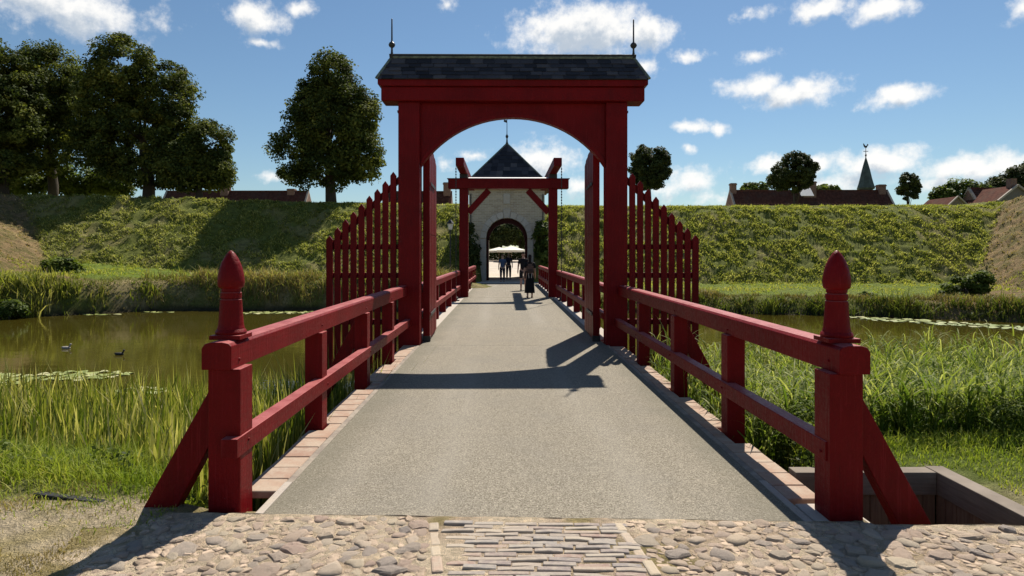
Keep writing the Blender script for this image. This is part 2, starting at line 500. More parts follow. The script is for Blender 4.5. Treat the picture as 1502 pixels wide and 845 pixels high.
LUSH = leafmat('lush_grass', [(.10,.15,.02), (.18,.24,.03), (.28,.32,.05), (.40,.37,.11)], 0.36)
STRAW = leafmat('straw_grass', [(.13,.12,.04), (.23,.18,.075), (.34,.26,.12), (.44,.35,.18)], 0.25)
BARK, _nt, _b = newmat('bark', (0.06, 0.048, 0.036), 0.9, 0.2)
_n = noise(_nt, mapped(_nt, objcoord(_nt), (8, 8, 1.5)), 2.0, 6, 0.65)
_nt.links.new(mixc(_nt, _n, (.03,.024,.018), (.10,.08,.06)), _b.inputs['Base Color'])
_nt.links.new(bump(_nt, _n, .8, .03), _b.inputs['Normal'])
PADLEAF, _nt, _b = newmat('lily_pad', (0.12, 0.15, 0.05), 0.28, 0.6)
_nt.links.new(ramp(_nt, objrand(_nt), [(0, (.24,.28,.08)), (.6, (.38,.41,.15)), (1, (.55,.52,.28))]), _b.inputs['Base Color'])
_nt.links.new(bump(_nt, noise(_nt, objcoord(_nt), 9, 3), .3, .02), _b.inputs['Normal'])

def groundmat(name, bstr=0.9, bscale=7.0):
    m, nt, b = newmat(name, (0.2, 0.2, 0.1), 0.95, 0.1)
    a = nt.nodes.new('ShaderNodeAttribute'); a.attribute_name = 'col'
    oc = objcoord(nt)
    n1 = noise(nt, oc, bscale, 7, 0.7)
    n2 = noise(nt, oc, bscale * 8, 4, 0.7)
    c = mixc(nt, 1.0, a.outputs['Color'], ramp(nt, n1, [(.28, (.55,.55,.5)), (.55, (1,1,1)), (.78, (1.5,1.42,1.25))]), 'MULTIPLY')
    c = mixc(nt, 1.0, c, ramp(nt, n2, [(.3, (.7,.7,.7)), (.7, (1.3,1.3,1.3))]), 'MULTIPLY')
    nt.links.new(c, b.inputs['Base Color'])
    nt.links.new(bump(nt, math_(nt, 'ADD', n1, math_(nt, 'MULTIPLY', n2, .4)), bstr, 0.12), b.inputs['Normal'])
    return m
SOIL = groundmat('grassy_soil')
BANKM = groundmat('rampart_turf', 0.9, 3.0)

def watermat():
    m, nt, b = newmat('moat_water', (0.045, 0.036, 0.006), 0.05, 0.5)
    b.inputs['IOR'].default_value = 1.33
    g = nt.nodes.new('ShaderNodeNewGeometry').outputs['Position']
    n1 = noise(nt, mapped(nt, g, (0.9, 2.6, 1)), 1.0, 3, 0.5)
    n2 = noise(nt, mapped(nt, g, (6, 14, 1)), 1.0, 2, 0.5)
    h = math_(nt, 'ADD', n1, math_(nt, 'MULTIPLY', n2, 0.12))
    nt.links.new(bump(nt, h, 0.07, 0.05), b.inputs['Normal'])
    nt.links.new(mixc(nt, noise(nt, g, 0.35, 4), (.036,.030,.004), (.062,.050,.008)), b.inputs['Base Color'])
    return m
WATER = watermat()
def plain(name, col, rough=0.7, spec=0.3, var=0.25, scale=20):
    m, nt, b = newmat(name, col, rough, spec)
    n = noise(nt, objcoord(nt), scale, 4, 0.6)
    nt.links.new(mixc(nt, maprange(nt, n, .3, .7), tuple(c*(1-var) for c in col), tuple(min(1, c*(1+var)) for c in col)), b.inputs['Base Color'])
    return m

# ================================================================== TERRAIN
WATER_Z = -1.10
def lerp(a, b, t): return a + (b - a) * t
def shore(X):
    return np.interp(X, [-60, -24, -21, -17.5, -10, 10, 16, 21, 60], [27.5, 28.2, 29.0, 32.0, 32.2, 30.6, 29.3, 26.6, 18.0])
def valley(Y):
    return np.interp(Y, [38, 50, 75, 200], [0.0, 0.0, 1.0, 1.2])
def crest(X):
    return np.interp(X, [-60, -36, -12, 6, 60], [6.0, 5.75, 5.6, 5.35, 5.45])
def height(X, Y):
    X = np.asarray(X, float); Y = np.asarray(Y, float)
    ys = np.interp(X, [-9, -4, -2.6, -2.35, 2.35, 2.6, 5, 12], [5.3, 5.0, 4.75, 4.42, 4.42, 5.7, 5.9, 6.1])
    yl = np.interp(X, [-9, -2.6, -2.35, 2.35, 2.6, 12], [3.0, 2.6, 1.2, 1.2, 2.6, 2.8])
    t = np.clip((Y - ys) / yl, 0, 1)
    near = -1.1 * t - np.clip((Y - ys - yl) * 0.35, 0, 1.3)
    near = near + np.where(Y < ys, 0.03 * (fbm(X * 1.3, Y * 1.3, 3, 3) - 0.5) * sstep(1.9, 2.6, np.abs(X)), 0)
    near = near - 0.05 * (np.abs(X) < 2.2) * (Y > 3.2)
    pit = (X > 2.285) & (X < 3.345) & (Y > 4.03) & (Y < 5.075)
    near = np.where(pit, -0.75, near)
    d = Y - shore(X)
    wl = 1 - sstep(-3, 1, X)
    bank = lerp(-0.38, 0.35, wl)
    toeZ = np.interp(X, [-34, -30, -20.5, -11, -3, 28], [1.6, 1.6, 0.8, 0.05, -0.07, -0.05])
    rise = np.clip(d / 1.5, 0, 1)
    rise = rise * (2 - rise)
    span = np.maximum(38.8 - shore(X) - 1.5, 1)
    berm = bank + (toeZ - bank) * np.clip((d - 1.5) / span, 0, 1)
    far = np.where(d < 0, -1.1 + np.clip(d * 0.35, -1.2, 0), np.where(d < 1.5, -1.1 + (bank + 1.1) * rise, berm))
    cz = crest(X)
    ramp_ = toeZ + (Y - 38.8) * 0.66
    far = np.where(Y > 38.8, np.maximum(far, np.minimum(ramp_, cz)), far)
    zr = np.minimum(-0.05 + (X - 27.6) * 0.70, cz + 0.25)
    zl = np.minimum(1.55 + (-27.6 - X) * 0.56, cz + 0.2)
    fl = np.clip((d - 2.0) * 0.9, -2, 50)
    far = np.where(d > 0, np.maximum(far, np.minimum(np.maximum(zr, zl), far + np.maximum(fl, 0))), far)
    # rounded crest lip, inner slope and village ground
    far = far - 0.25 * np.exp(-((Y - 47.3) / 0.9) ** 2) * (Y > 45)
    inner = cz - (Y - 52.5) * 0.7
    v = valley(Y)
    far = np.where(Y > 52.5, np.maximum(np.minimum(far, inner), v - 0.02), far)
    # lumps of uncut turf
    amp = sstep(0.8, 2.5, d) * (Y < 60)
    steep = np.where((Y > 38.6) & (Y < 47.4), 1.0, 0.5)
    lump = (fbm(X * 1.7, Y * 1.3, 5, 3, 0.6) - 0.5) * 0.40 + (fbm(X * 3.6, Y * 3.0, 8, 2) - 0.5) * 0.30
    far = far + amp * steep * (1 - .75 * sstep(45.8, 47.2, Y)) * lump
    # cutting for the gate passage
    hw = np.where(Y > 50.6, 2.2 + (Y - 50.6) * 1.2, 1.75)
    cut = (np.abs(X + 0.2) < hw) & (Y > 36.0)
    far = np.where(cut, np.minimum(far, v - 0.06), far)
    z = np.where(Y < 18, near, far)
    return z

def axis(*parts):
    a = np.unique(np.round(np.concatenate([np.atleast_1d(np.asarray(p, float)) for p in parts]), 4))
    return a
XS = axis([-900, -400, -200, -120, -80, -60, -50, -44], np.arange(-40, 40.01, 0.21), [44, 50, 60, 80, 120, 200, 400, 900],
          [2.28, 2.29, 3.34, 3.35, -2.35, 2.35])
YS = axis([-500, -200, -80, -30, -12, -4, 0, 1.5, 2.5], np.arange(3.0, 8.0, 0.11), np.arange(8, 26.5, 0.6), np.arange(26.5, 48.2, 0.125),
          np.arange(48.5, 60, 0.5), [62, 66, 70, 75, 82, 95, 120, 200, 400, 900], [4.025, 4.035, 5.07, 5.08])
GX, GY = np.meshgrid(XS, YS)
GZ = height(GX, GY)

def ground_colour(X, Y, Z):
    d = Y - shore(X)
    n = fbm(X * 0.6, Y * 0.6, 21, 4); n2 = fbm(X * 3, Y * 3, 22, 3)
    def C(*c): return np.array(c)[None, None, :]
    w = lambda t: np.clip(t, 0, 1)[..., None]
    lush, olive, dry = C(.12, .16, .028), C(.135, .15, .034), C(.21, .19, .07)
    sand, mud, straw = C(.50, .41, .28), C(.045, .038, .022), C(.38, .31, .15)
    near = lerp(sand, straw, w(sstep(0.36, 0.56, n2 + 0.3 * (n - .5))))
    g = sstep(4.0, 5.2, Y + (n2 - .5) * 1.6) * (np.abs(X) > 2.0)
    near = lerp(near, lush, w(g))
    near = lerp(near, mud, w(sstep(-0.2, -0.7, Z)))
    far = lerp(olive, dry, w(sstep(0.48, 0.68, n)))
    left_green = sstep(-4, -10, X) * (Y < 39.0) * sstep(3, 5, d)
    far = lerp(far, lush * 1.25, w(np.maximum(left_green, 0.75 * sstep(1.6, 3.0, d) * (Y < 38.6) * (X > 2))))
    bankd = sstep(3.4, 1.4, d)
    far = lerp(far, lerp(straw * .75, olive, w(sstep(.4, .6, n))), w(bankd * (X < 2)))
    far = lerp(far, mud, w(sstep(-0.75, -1.0, Z)))
    zr = (X - 27.8) - (Y - 38.8) * .94
    zl = (-27.6 - X) - np.clip((Y - 38.8) * 1.0, -30, 30)
    fl = np.maximum(sstep(-0.3, 0.5, zr), sstep(-0.5, 0.7, zl) * (Y > 31)) * (Y < 49)
    far = lerp(far, lerp(C(.235, .165, .085), C(.15, .125, .05), w(sstep(.45, .62, n2))), w(fl))
    pale = C(.44, .38, .30)
    far = lerp(far, pale, w((Y > 51) * (Z < valley(Y) + .15) * (np.abs(X) < 30)))
    return np.where((Y < 18)[..., None], near, far)
GC = ground_colour(GX, GY, GZ)
nY, nX = GX.shape
idx = np.arange(nY * nX).reshape(nY, nX)
Q = np.stack([idx[:-1, :-1], idx[:-1, 1:], idx[1:, 1:], idx[1:, :-1]], -1)
yc = (YS[:-1] + YS[1:]) / 2
V = np.stack([GX, GY, GZ], -1).reshape(-1, 3)
CC = GC.reshape(-1, 3)
def submesh(name, rows, mat):
    q = Q[rows].reshape(-1, 4)
    used, inv = np.unique(q, return_inverse=True)
    me = mass_mesh(name, V[used], inv.reshape(-1, 4), col=CC[used], smooth=True)
    return tag(link(name, me, mat), kind='structure')
submesh('ground', (yc < 38.4) | (yc > 53.0), SOIL)
submesh('rampart', (yc >= 38.4) & (yc <= 53.0), BANKM)

wb = MB()
wb.add([(-400, 4.5, WATER_Z), (400, 4.5, WATER_Z), (400, 34, WATER_Z), (-400, 34, WATER_Z)], [(0, 1, 2, 3)])
tag(wb.build('water', WATER), kind='structure')

def hz(x, y): return float(height(np.array([x]), np.array([y]))[0])

# ================================================================== BRIDGE FRAME
BX0, BROT = 0.1635, 0.0087
def bw(x, y, z=0.0):
    return (BX0 + x * math.cos(BROT) - y * math.sin(BROT), y * math.cos(BROT) + x * math.sin(BROT), z)
def bempty(name, x, y, z=0.0):
    return empty(name, bw(x, y, z), BROT)
class BM(MB):
    def __init__(s, x=0, y=0, z=0):
        super().__init__(); s.org = (x, y, z)

# ---- bridge deck
bridge = bempty('bridge', 0, 4.2)
tag(bridge, 'long flat bridge deck of pale gritted surfacing with a border of square tiles', 'bridge')
B0 = (0, 4.2, 0)
m = BM(*B0)
ya = lambda x: 4.165 - 0.045 * x
m.prism([(-1.74, ya(-1.74), 0), (1.74, ya(1.74), 0), (1.74, 12.10, 0), (-1.74, 12.10, 0)], (0, 0, -0.12))
m.build('deck', DECK, bridge)
m = BM(*B0); m.prism([(-1.74, 12.125, -.002), (1.74, 12.125, -.002), (1.74, 25.5, -.002), (-1.74, 25.5, -.002)], (0, 0, -.12)); m.build('deck', DECK, bridge)
m = BM(*B0); m.prism([(-1.74, 25.54, -.002), (1.74, 25.54, -.002), (1.74, 37.9, -.002), (-1.74, 37.9, -.002)], (0, 0, -.12)); m.build('deck', DECK, bridge)
m = BM(*B0)
m.prism([(-1.80, ya(-1.8) - .012, -.004), (1.80, ya(1.8) - .012, -.004), (1.80, ya(1.8) - .002, -.004), (-1.80, ya(-1.8) - .002, -.004)], (0, 0, -.1))
m.build('steel_edge', IRON, bridge)
for s in (-1, 1):
    y0 = ya(s * 1.8)
    m = BM(*B0)
    ys_ = [y0, 4.75, 12.1]
    m.box(s * 1.745, s * 1.80, y0, 4.85, -.11, .004)
    m.build('kerb_strip', PALESTONE, bridge, bevel=.006)
    m = BM(*B0); m.box(s * 1.745, s * 1.80, 4.855, 12.1, -.11, -.003); m.build('kerb_strip', DARKKERB, bridge, bevel=.004)
    m = BM(*B0); m.box(s * 1.745, s * 2.10, 12.9, 37.8, -.13, -.006); m.build('edge_strip', PALESTONE, bridge, bevel=.006)
    m = BM(*B0); m.box(s * 1.70, s * 1.93, 4.55, 37.8, -.42, -.13); m.build('side_beam', REDD, bridge)
    post_y = (6.33, 8.41, 10.3) if s < 0 else (6.09, 8.0, 10.1)
    y = 4.68 if s < 0 else 4.5
    k = 0
    tile_cache = {}
    while y < 11.95:
        L = 0.268
        near_post = any(y < p + .19 and y + L > p - .02 for p in post_y)
        x1 = 1.925 if near_post else 2.055
        key = (near_post, s)
        if key not in tile_cache:
            mm = MB(); mm.box(s * 1.806 - s * 1.806, s * (x1 - 1.806), 0, L - .012, -.055, 0.0)
            tile_cache[key] = mm.mesh('tile')
        link('tile', tile_cache[key], TILE, bridge, (s * 1.806, y - 4.2, -.004 + random.uniform(-.004, .004)),
             (random.uniform(-.006, .006), random.uniform(-.01, .01), random.uniform(-.006, .006)), .006, 1)
        y += L
for yy in (6.4, 8.45, 10.35, 12.35, 16.2, 20.2, 24.2, 28.2):
    m = BM(*B0); m.box(-2.05, 2.05, yy - .1, yy + .1, -.44 - .24, -.44); m.build('cross_beam', REDD, bridge)
for yy in (8.45, 12.35, 16.2, 20.2, 24.2, 28.2):
    for xx in (-1.6, 1.6):
        m = BM(*B0); m.lathe([(.14, -2.6), (.13, -.68)], (xx, yy, 0), 10); m.build('pile', BLACKWOOD, bridge)
m = BM(*B0); m.box(1.83, 2.18, 4.06, 4.44, -.3, -.012); m.build('base_stone', PALESTONE, bridge, bevel=.012)
m = BM(*B0); m.box(-2.12, -1.805, 4.15, 4.30, -.3, -.008); m.build('base_stone', PALESTONE, bridge, bevel=.012)
bolt_me = None
def bolt_mesh():
    global bolt_me
    if bolt_me is None:
        mm = MB(); mm.lathe([(.011, 0), (.011, .005), (.006, .009)], n=8); bolt_me = mm.mesh('bolt')
    return bolt_me

# ---- railings
def finial(parent, x, y, z, org):
    m = BM(*org)
    m.prism([(x-.105, y-.105, z), (x+.105, y-.105, z), (x+.105, y+.105, z), (x-.105, y+.105, z)], (0, 0, .028))
    k = 20
    prof = [(.100, .028), (.104, .045), (.096, .060), (.090, .066), (.089, .074), (.0855, .084), (.0835, .095), (.078, .16), (.0715, .262),
            (.0715, .268), (.063, .272), (.063, .277), (.070, .281), (.070, .316), (.061, .320), (.061, .325), (.067, .329), (.066, .345),
            (.083, .358), (.0875, .376), (.0885, .40), (.086, .43), (.078, .475), (.064, .52), (.046, .558), (.027, .588), (.012, .604), (.003, .609)]
    me_o = m
    me_o.lathe(prof, (x, y, z), k)
    f = me_o.build('finial', RED, parent, smooth=False)
    f.data.polygons.foreach_set('use_smooth', [len(p.vertices) == 4 and i > 6 for i, p in enumerate(f.data.polygons)])
    e = f.modifiers.new('edges', 'EDGE_SPLIT'); e.split_angle = R(32)
    s = -1 if x > 0 else 1
    return f

def near_railing(s, y0, posts, label):
    bx, by = s * 2.03, y0
    t = bempty('railing', bx, by)
    tag(t, label, 'railing', 'red wooden railings along the bridge')
    O = (bx, by, 0)
    m = BM(*O); m.box(s*1.923, s*2.137, y0, y0+.215, -.30, .934)
    ep = m.build('post', RED, t, bevel=.007); tag(ep, 'thick end post standing on the bank')
    m = BM(*O)
    a, b = s * 1.970, s * 2.167
    yA, yB = y0 - .03, 12.17
    prof = [(a, .934), (b, .934), (b, 1.075), (b - s * .02, 1.105), (b - s*.06, 1.117), (a + s*.06, 1.117), (a + s*.02, 1.108), (a, 1.09)]
    m.prism([(x, yA, z) for x, z in prof], (0, yB - yA, 0))
    tr = m.build('top_rail', RED, t, bevel=.005)
    m = BM(*O)
    ys_ = y0 - .075 if s < 0 else y0 + .04
    m.box(s*1.912, s*2.02, ys_, 12.16, .36, .488)
    lr = m.build('lower_rail', RED, t, bevel=.006)
    for y in posts:
        m = BM(*O); m.box(s*1.94, s*2.108, y, y+.18, -.55, .934); m.build('post', RED, t, bevel=.006)
    # braces, outside
    def brace(y, z0, dep, w):
        m = BM(*O)
        k = .524                                     # outward run per metre of drop
        xt, zt = s * 2.06, .80
        xo = lambda z: xt + s * (zt - z) * k
        h = w / 2 * math.hypot(1, k)
        m.prism([(xo(z0) - s*h, y, z0), (xo(z0) + s*h, y, z0), (xt + s*h*.42, y, zt + .06), (xt - s*h*.1, y, zt+.06), (xt - s*h*.1, y, zt - .2)], (0, dep, 0))
        m.build('brace', RED, t, bevel=.006)
    brace(y0 + .045, -.10 if s < 0 else -.5, .13, .20)
    brace(posts[1] + .03, -.75, .11, .16)
    finial(ep, s * 2.067, y0 + .20, 1.117, O)
    for y in [y0 + .1] + [p + .09 for p in posts]:
        for dz in (.01, ):
            for zc, xx in ((1.0, 1.970), (.43, 1.912)):
                link('bolt', bolt_mesh(), IRON if random.random() < .3 else RED, tr if zc > .9 else lr,
                     (s * xx - bx, y - by + random.uniform(-.02, .02), zc + random.uniform(-.02, .02)), (0, -s * R(90), 0))
    return t
near_railing(-1, 4.33, (6.33, 8.41, 10.3), 'sunlit red railing at the near left, ending in an acorn topped post by the reeds')
near_railing(1, 4.13, (6.09, 8.0, 10.1), 'shaded near right red railing, its acorn topped end post beside the timber lined pit')

def far_railing(s, xc, yA, yB, zt, n, label):
    t = bempty('railing', s * xc, yA); O = (s * xc, yA, 0)
    tag(t, label, 'railing', 'red wooden railings along the bridge')
    m = BM(*O); m.prism([(s*xc + x, yA, z) for x, z in ((-.1, zt-.17), (.1, zt-.17), (.1, zt-.03), (.06, zt), (-.06, zt), (-.1, zt-.03))], (0, yB-yA, 0)); m.build('top_rail', REDD, t)
    m = BM(*O); m.box(s*(xc-.12), s*(xc-.0), yA, yB, .36, .49); m.build('lower_rail', REDD, t)
    for i in range(n):
        y = yA + .15 + (yB - yA - .45) * i / (n - 1)
        m = BM(*O); m.box(s*(xc-.085), s*(xc+.085), y, y+.17, -.5, zt-.17); m.build('post', REDD, t)
    return t
far_railing(-1, 1.98, 12.75, 25.6, 1.07, 7, 'left red railing between the tall gate and the drawbridge frame')
far_railing(1, 1.98, 12.75, 25.6, 1.07, 7, 'right red railing between the tall gate and the drawbridge frame')
far_railing(-1, 1.88, 26.1, 37.2, 1.05, 7, 'left red railing beyond the drawbridge frame, leading to the stone arch')
far_railing(1, 1.88, 26.1, 37.2, 1.05, 7, 'right red railing beyond the drawbridge frame, leading to the stone arch')

# ---- tall entrance gate
GY0 = 12.15
gate = bempty('bridge_gate', 0, GY0)
tag(gate, 'tall dark red timber gate with arched opening and slate roof spanning the bridge', 'gate')
G = (0, GY0, 0)
for s in (-1, 1):
    m = BM(*G); m.box(s*1.75, s*2.152, GY0, GY0+.34, -.7, 4.552); m.build('post', RED, gate, bevel=.010)
    m = BM(*G); m.box(s*2.152, s*2.185, GY0+.1, GY0+.2, 4.38, 4.42); m.build('iron_peg', IRON, gate)
m = BM(*G); m.box(-2.455, 2.455, GY0-.10, GY0+.36, 4.554, 4.818); m.build('lintel', RED, gate, bevel=.02)
m = BM(*G)
m.prism([(x, GY0-.145, z) for x, z in ((-2.44, 4.82), (-2.51, 4.85), (-2.51, 4.938), (2.51, 4.938), (2.51, 4.85), (2.44, 4.82))], (0, .65, 0))
m.build('cornice', RED, gate, bevel=.008)
# arch panel
m = BM(*G)
hw_, spring, rise_ = 1.749, 3.35, .935
Rr = (hw_**2 + rise_**2) / (2 * rise_)
zc_ = spring + rise_ - Rr
a0 = math.asin(hw_ / Rr)
n = 28
arc = [(Rr * math.sin(-a0 + 2*a0*i/n), zc_ + Rr * math.cos(-a0 + 2*a0*i/n)) for i in range(n + 1)]
for i in range(n):
    (xa, za), (xb, zb) = arc[i], arc[i+1]
    m.prism([(xa, GY0+.10, za), (xb, GY0+.10, zb), (xb, GY0+.10, 4.551), (xa, GY0+.10, 4.551)], (0, .16, 0))
bmx = bmesh.new(); _me = m.mesh('arch_panel'); bmx.from_mesh(_me)
bmesh.ops.remove_doubles(bmx, verts=bmx.verts, dist=1e-4)
_seen = {}
for f in bmx.faces: _seen.setdefault(frozenset(v.index for v in f.verts), []).append(f)
bmesh.ops.delete(bmx, geom=[f for fs in _seen.values() if len(fs) > 1 for f in fs], context='FACES')
bmx.to_mesh(_me); bmx.free()
link('arch_panel', _me, RED, gate)
m = BM(*G)                                             # narrow bead round the opening
for i in range(n):
    (xa, za), (xb, zb) = arc[i], arc[i+1]
    k1, k2 = 1.0, (Rr + .07) / Rr
    e = lambda x, z, k: (x * k, zc_ + (z - zc_) * k)
    p = [e(xa, za, k1), e(xb, zb, k1), e(xb, zb, k2), e(xa, za, k2)]
    p = [(max(-1.748, min(1.748, x)), z) for x, z in p]
    m.prism([(x, GY0+.075, z - .002) for x, z in p], (0, .024, 0))
m.build('arch_bead', RED, gate)
# roof
EZ, RZ, EX, RX = 4.942, 5.43, 2.515, 2.31
EYF, EYB, RY = GY0-.17, GY0+.53, GY0+.18
m = BM(*G)
m.add([(-EX, EYF, EZ), (EX, EYF, EZ), (EX, EYB, EZ), (-EX, EYB, EZ), (-RX, RY, RZ), (RX, RY, RZ)],
      [(0, 3, 2, 1), (0, 1, 5, 4), (2, 3, 4, 5), (1, 2, 5), (3, 0, 4)])
roof = m.build('roof', SLATE, gate)
slate_meshes = []
for w in (.205, .225, .245):
    mm = MB()
    mm.add([(-w/2, 0, 0), (w/2, 0, 0), (w/2, .20, -.006), (-w/2, .20, -.006), (-w/2, 0, .016), (w/2, 0, .016), (w/2, .20, .002), (-w/2, .20, .002)],
           [(0,3,2,1),(4,5,6,7),(0,1,5,4),(1,2,6,5),(2,3,7,6),(3,0,4,7)])
    slate_meshes.append(mm.mesh('slate'))
slope = math.hypot(RY - EYF, RZ - EZ)
ang = math.atan2(RZ - EZ, RY - EYF)
rows = 5
backmb = BM(*G)
for r in range(rows):
    d0 = -.02 + r * (slope - .06) / rows
    f0 = d0 / slope
    yy, zz = EYF + (RY - EYF) * f0, EZ + (RZ - EZ) * f0
    half = EX + (RX - EX) * max(f0, 0) - .03
    x = -half + random.uniform(0, .1)
    if r % 2: x -= .1
    while x < half - .05:
        w = random.choice((0, 1, 2)); ww = (.205, .225, .245)[w]
        c = x + ww / 2
        if c - ww/2 > -half - .08 and c + ww/2 < half + .08:
            c = max(-half + ww/2, min(half - ww/2, c))
            link('slate', slate_meshes[w], SLATE, roof, (c, yy - GY0 - .004, zz + .008 + random.uniform(0, .006)),
                 (ang - .05 + random.uniform(-.02, .02), random.uniform(-.01, .01), random.uniform(-.012, .012)))
        x += ww + .014
    yb, zb = EYB - (EYB - RY) * max(f0, 0), zz
    backmb.prism([(-half, yb + .02, zb), (half, yb + .02, zb), (half, yb - .16, zb + .21), (-half, yb - .16, zb + .21)], (0, .012, .012))
backmb.build('back_slating', SLATE, roof)
m = BM(*G)
m.tube([(-RX - .01, RY, RZ + .015), (-.8, RY, RZ + .022), (.6, RY, RZ + .012), (RX + .01, RY, RZ + .018)], .035, 8)
m.build('ridge_cap', LEAD, roof)
for s in (-1, 1):
    m = BM(*G)
    m.tube([(s*RX, RY, RZ + .01), (s*(EX+.012), EYF - .01, EZ + .012)], .026, 6); m.build('hip_cap', LEAD, roof)
    m = BM(*G); m.tube([(s*RX, RY, RZ + .01), (s*(EX+.012), EYB + .01, EZ + .012)], .026, 6); m.build('hip_cap', LEAD, roof)
    m = BM(*G)
    m.lathe([(.045, 0), (.03, .06), (.02, .12), (.018, .19), (.05, .215), (.066, .25), (.05, .285), (.02, .31), (.016, .33), (.013, .74), (.004, .75)], (s*(RX - .01), RY, RZ), 12)
    m.build('spike_finial', IRON, gate, smooth=True)
# open leaves
for s in (-1, 1):
    piv = (1.695 if s > 0 else -1.745, GY0 + .46, .05)
    th = .13
    rz = -s * R(1.6)
    L = 1.72
    topz = lambda q: 3.78 - .18 * (q / L) ** 2
    fr = MB()
    for (qa, qb) in ((0, .12), (L - .1, L)):
        fr.prism([(0, qa, 0), (0, qb, 0), (0, qb, topz(qb)), (0, qa, topz(qa))], (-s * th, 0, 0))
    for z in (.08, 1.9, 2.15, 3.35):
        fr.box(-s * th * .9, -s * .03, .12, L - .1, z, z + .16)
    leafo = fr.build('gate_leaf', RED, gate, bevel=.006, loc=(piv[0], piv[1] - GY0, piv[2]), rot=(0, 0, rz))
    nb = 7
    for i in range(nb):
        q0 = .123 + (L - .226) * i / nb; q1 = .123 + (L - .226) * (i + 1) / nb - .006
        for (za, zb_) in ((.0, 2.03), (2.045, None)):
            mm = MB()
            t0, t1 = (zb_, zb_) if zb_ else (topz(q0), topz(q1))
            mm.prism([(-s*th - s*.006*(i % 2), q0, za), (-s*th - s*.006*(i % 2), q1, za), (-s*th - s*.006*(i % 2), q1, t1), (-s*th - s*.006*(i % 2), q0, t0)], (s * .025, 0, 0))
            mm.build('board', RED, leafo, bevel=.004)
    mm = MB(); mm.box(-s*(th+.012), s*.012, -.012, .10, -.045, .06); mm.build('iron_shoe', IRON, leafo)
    for z in (.45, 3.0):
        mm = MB(); mm.box(-s*(th+.03), -s*(th+.018), .0, 1.1, z, z+.06); mm.build('strap_hinge', IRON, leafo)

# ---- picket fences beside the gate
def picket_fence(s, label):
    t = bempty('picket_fence', s * 2.16, GY0 + .12); O = (s*2.16, GY0 + .12, 0)
    tag(t, label, 'picket fence', 'red picket fences at the sides of the gate')
    y = GY0 + .06
    tops = []
    for k in range(9):
        x = s * (2.255 + k * .150)
        zt = 3.24 - k * .149 + random.uniform(-.015, .015)
        w = .056 if k < 8 else .06
        m = BM(*O)
        h = random.uniform(-.006, .006)
        m.prism([(x-w+h, y, -.55), (x+w+h, y, -.55), (x+w, y, zt-.075), (x, y, zt), (x-w, y, zt-.075)], (0, .05, 0))
        m.build('picket', RED, t, bevel=.004)
        tops.append((x, zt))
    m = BM(*O); m.beam((s*2.14, y+.085, 3.24-.22+.11), (s*3.50, y+.085, 3.24-8*.149-.22-.04), .055, .10, (0, 1, 0)); m.build('top_rail', RED, t)
    for z, wd in ((1.84, .10), (1.30, .10), (.42, .10)):
        m = BM(*O); m.box(s*2.152, s*3.50, y+.055, y+.12, z-.05, z+.05); m.build('cross_rail', RED, t)
    return t
picket_fence(-1, 'stepped red picket fence left of the tall gate, against the lawn bank')
picket_fence(1, 'stepped red picket fence right of the tall gate, against the lawn bank')

# ---- drawbridge frame
PY = 25.7
pf = bempty('drawbridge_frame', 0, PY)
tag(pf, 'smaller dark red drawbridge frame with raised balance arms behind the tall gate', 'drawbridge frame')
O = (0, PY, 0)
for s in (-1, 1):
    m = BM(*O); m.box(s*1.60, s*1.95, PY, PY+.34, -.6, 4.308); m.build('post', REDD, pf, bevel=.012)
    m = BM(*O); m.beam((s*1.60, PY+.17, 3.36), (s*.78, PY+.17, 4.25), .24, .24, (0, 1, 0)); m.build('knee_brace', REDD, pf)
    m = BM(*O)
    m.beam((s*1.78, PY-2.2, 5.06), (s*1.78, PY+6.4, 5.0), .30, .30, (1, 0, 0))
    arm = m.build('balance_arm', REDD, pf, bevel=.015)
    m = BM(*O); m.box(s*1.62, s*1.94, PY+.04, PY+.32, 4.713, 4.90); m.build('axle_block', IRON, pf)
    m = BM(*O)
    z, k = 4.9, 0
    while z > .12:
        if k % 2: m.box(s*1.93-.022, s*1.93+.022, PY-2.03, PY-2.02, z-.06, z)
        else: m.box(s*1.93-.006, s*1.93+.006, PY-2.05, PY-2.0, z-.06, z)
        z -= .052; k += 1
    m.build('chain', IRON, arm)
    m = BM(*O); m.lathe([(.10, 0), (.10, .04), (.05, .06), (.05, .13), (.02, .14)], (s*1.90, PY-2.02, 0), 10); m.build('ring_bolt', IRON, pf)
m = BM(*O); m.box(-2.39, 2.39, PY-.05, PY+.39, 4.31, 4.69); m.build('crossbeam', REDD, pf, bevel=.012)
m = BM(*O); m.prism([(-1.60, PY-.06, 4.695), (-1.60, PY+.40, 4.80), (-1.60, PY+.40, 4.695)], (3.2, 0, 0)); m.build('zinc_flashing', ZINC, pf)
m = BM(*O); m.box(-2.43, 2.43, PY-.07, PY+.41, 4.692, 4.712); m.build('cap_board', REDD, pf)

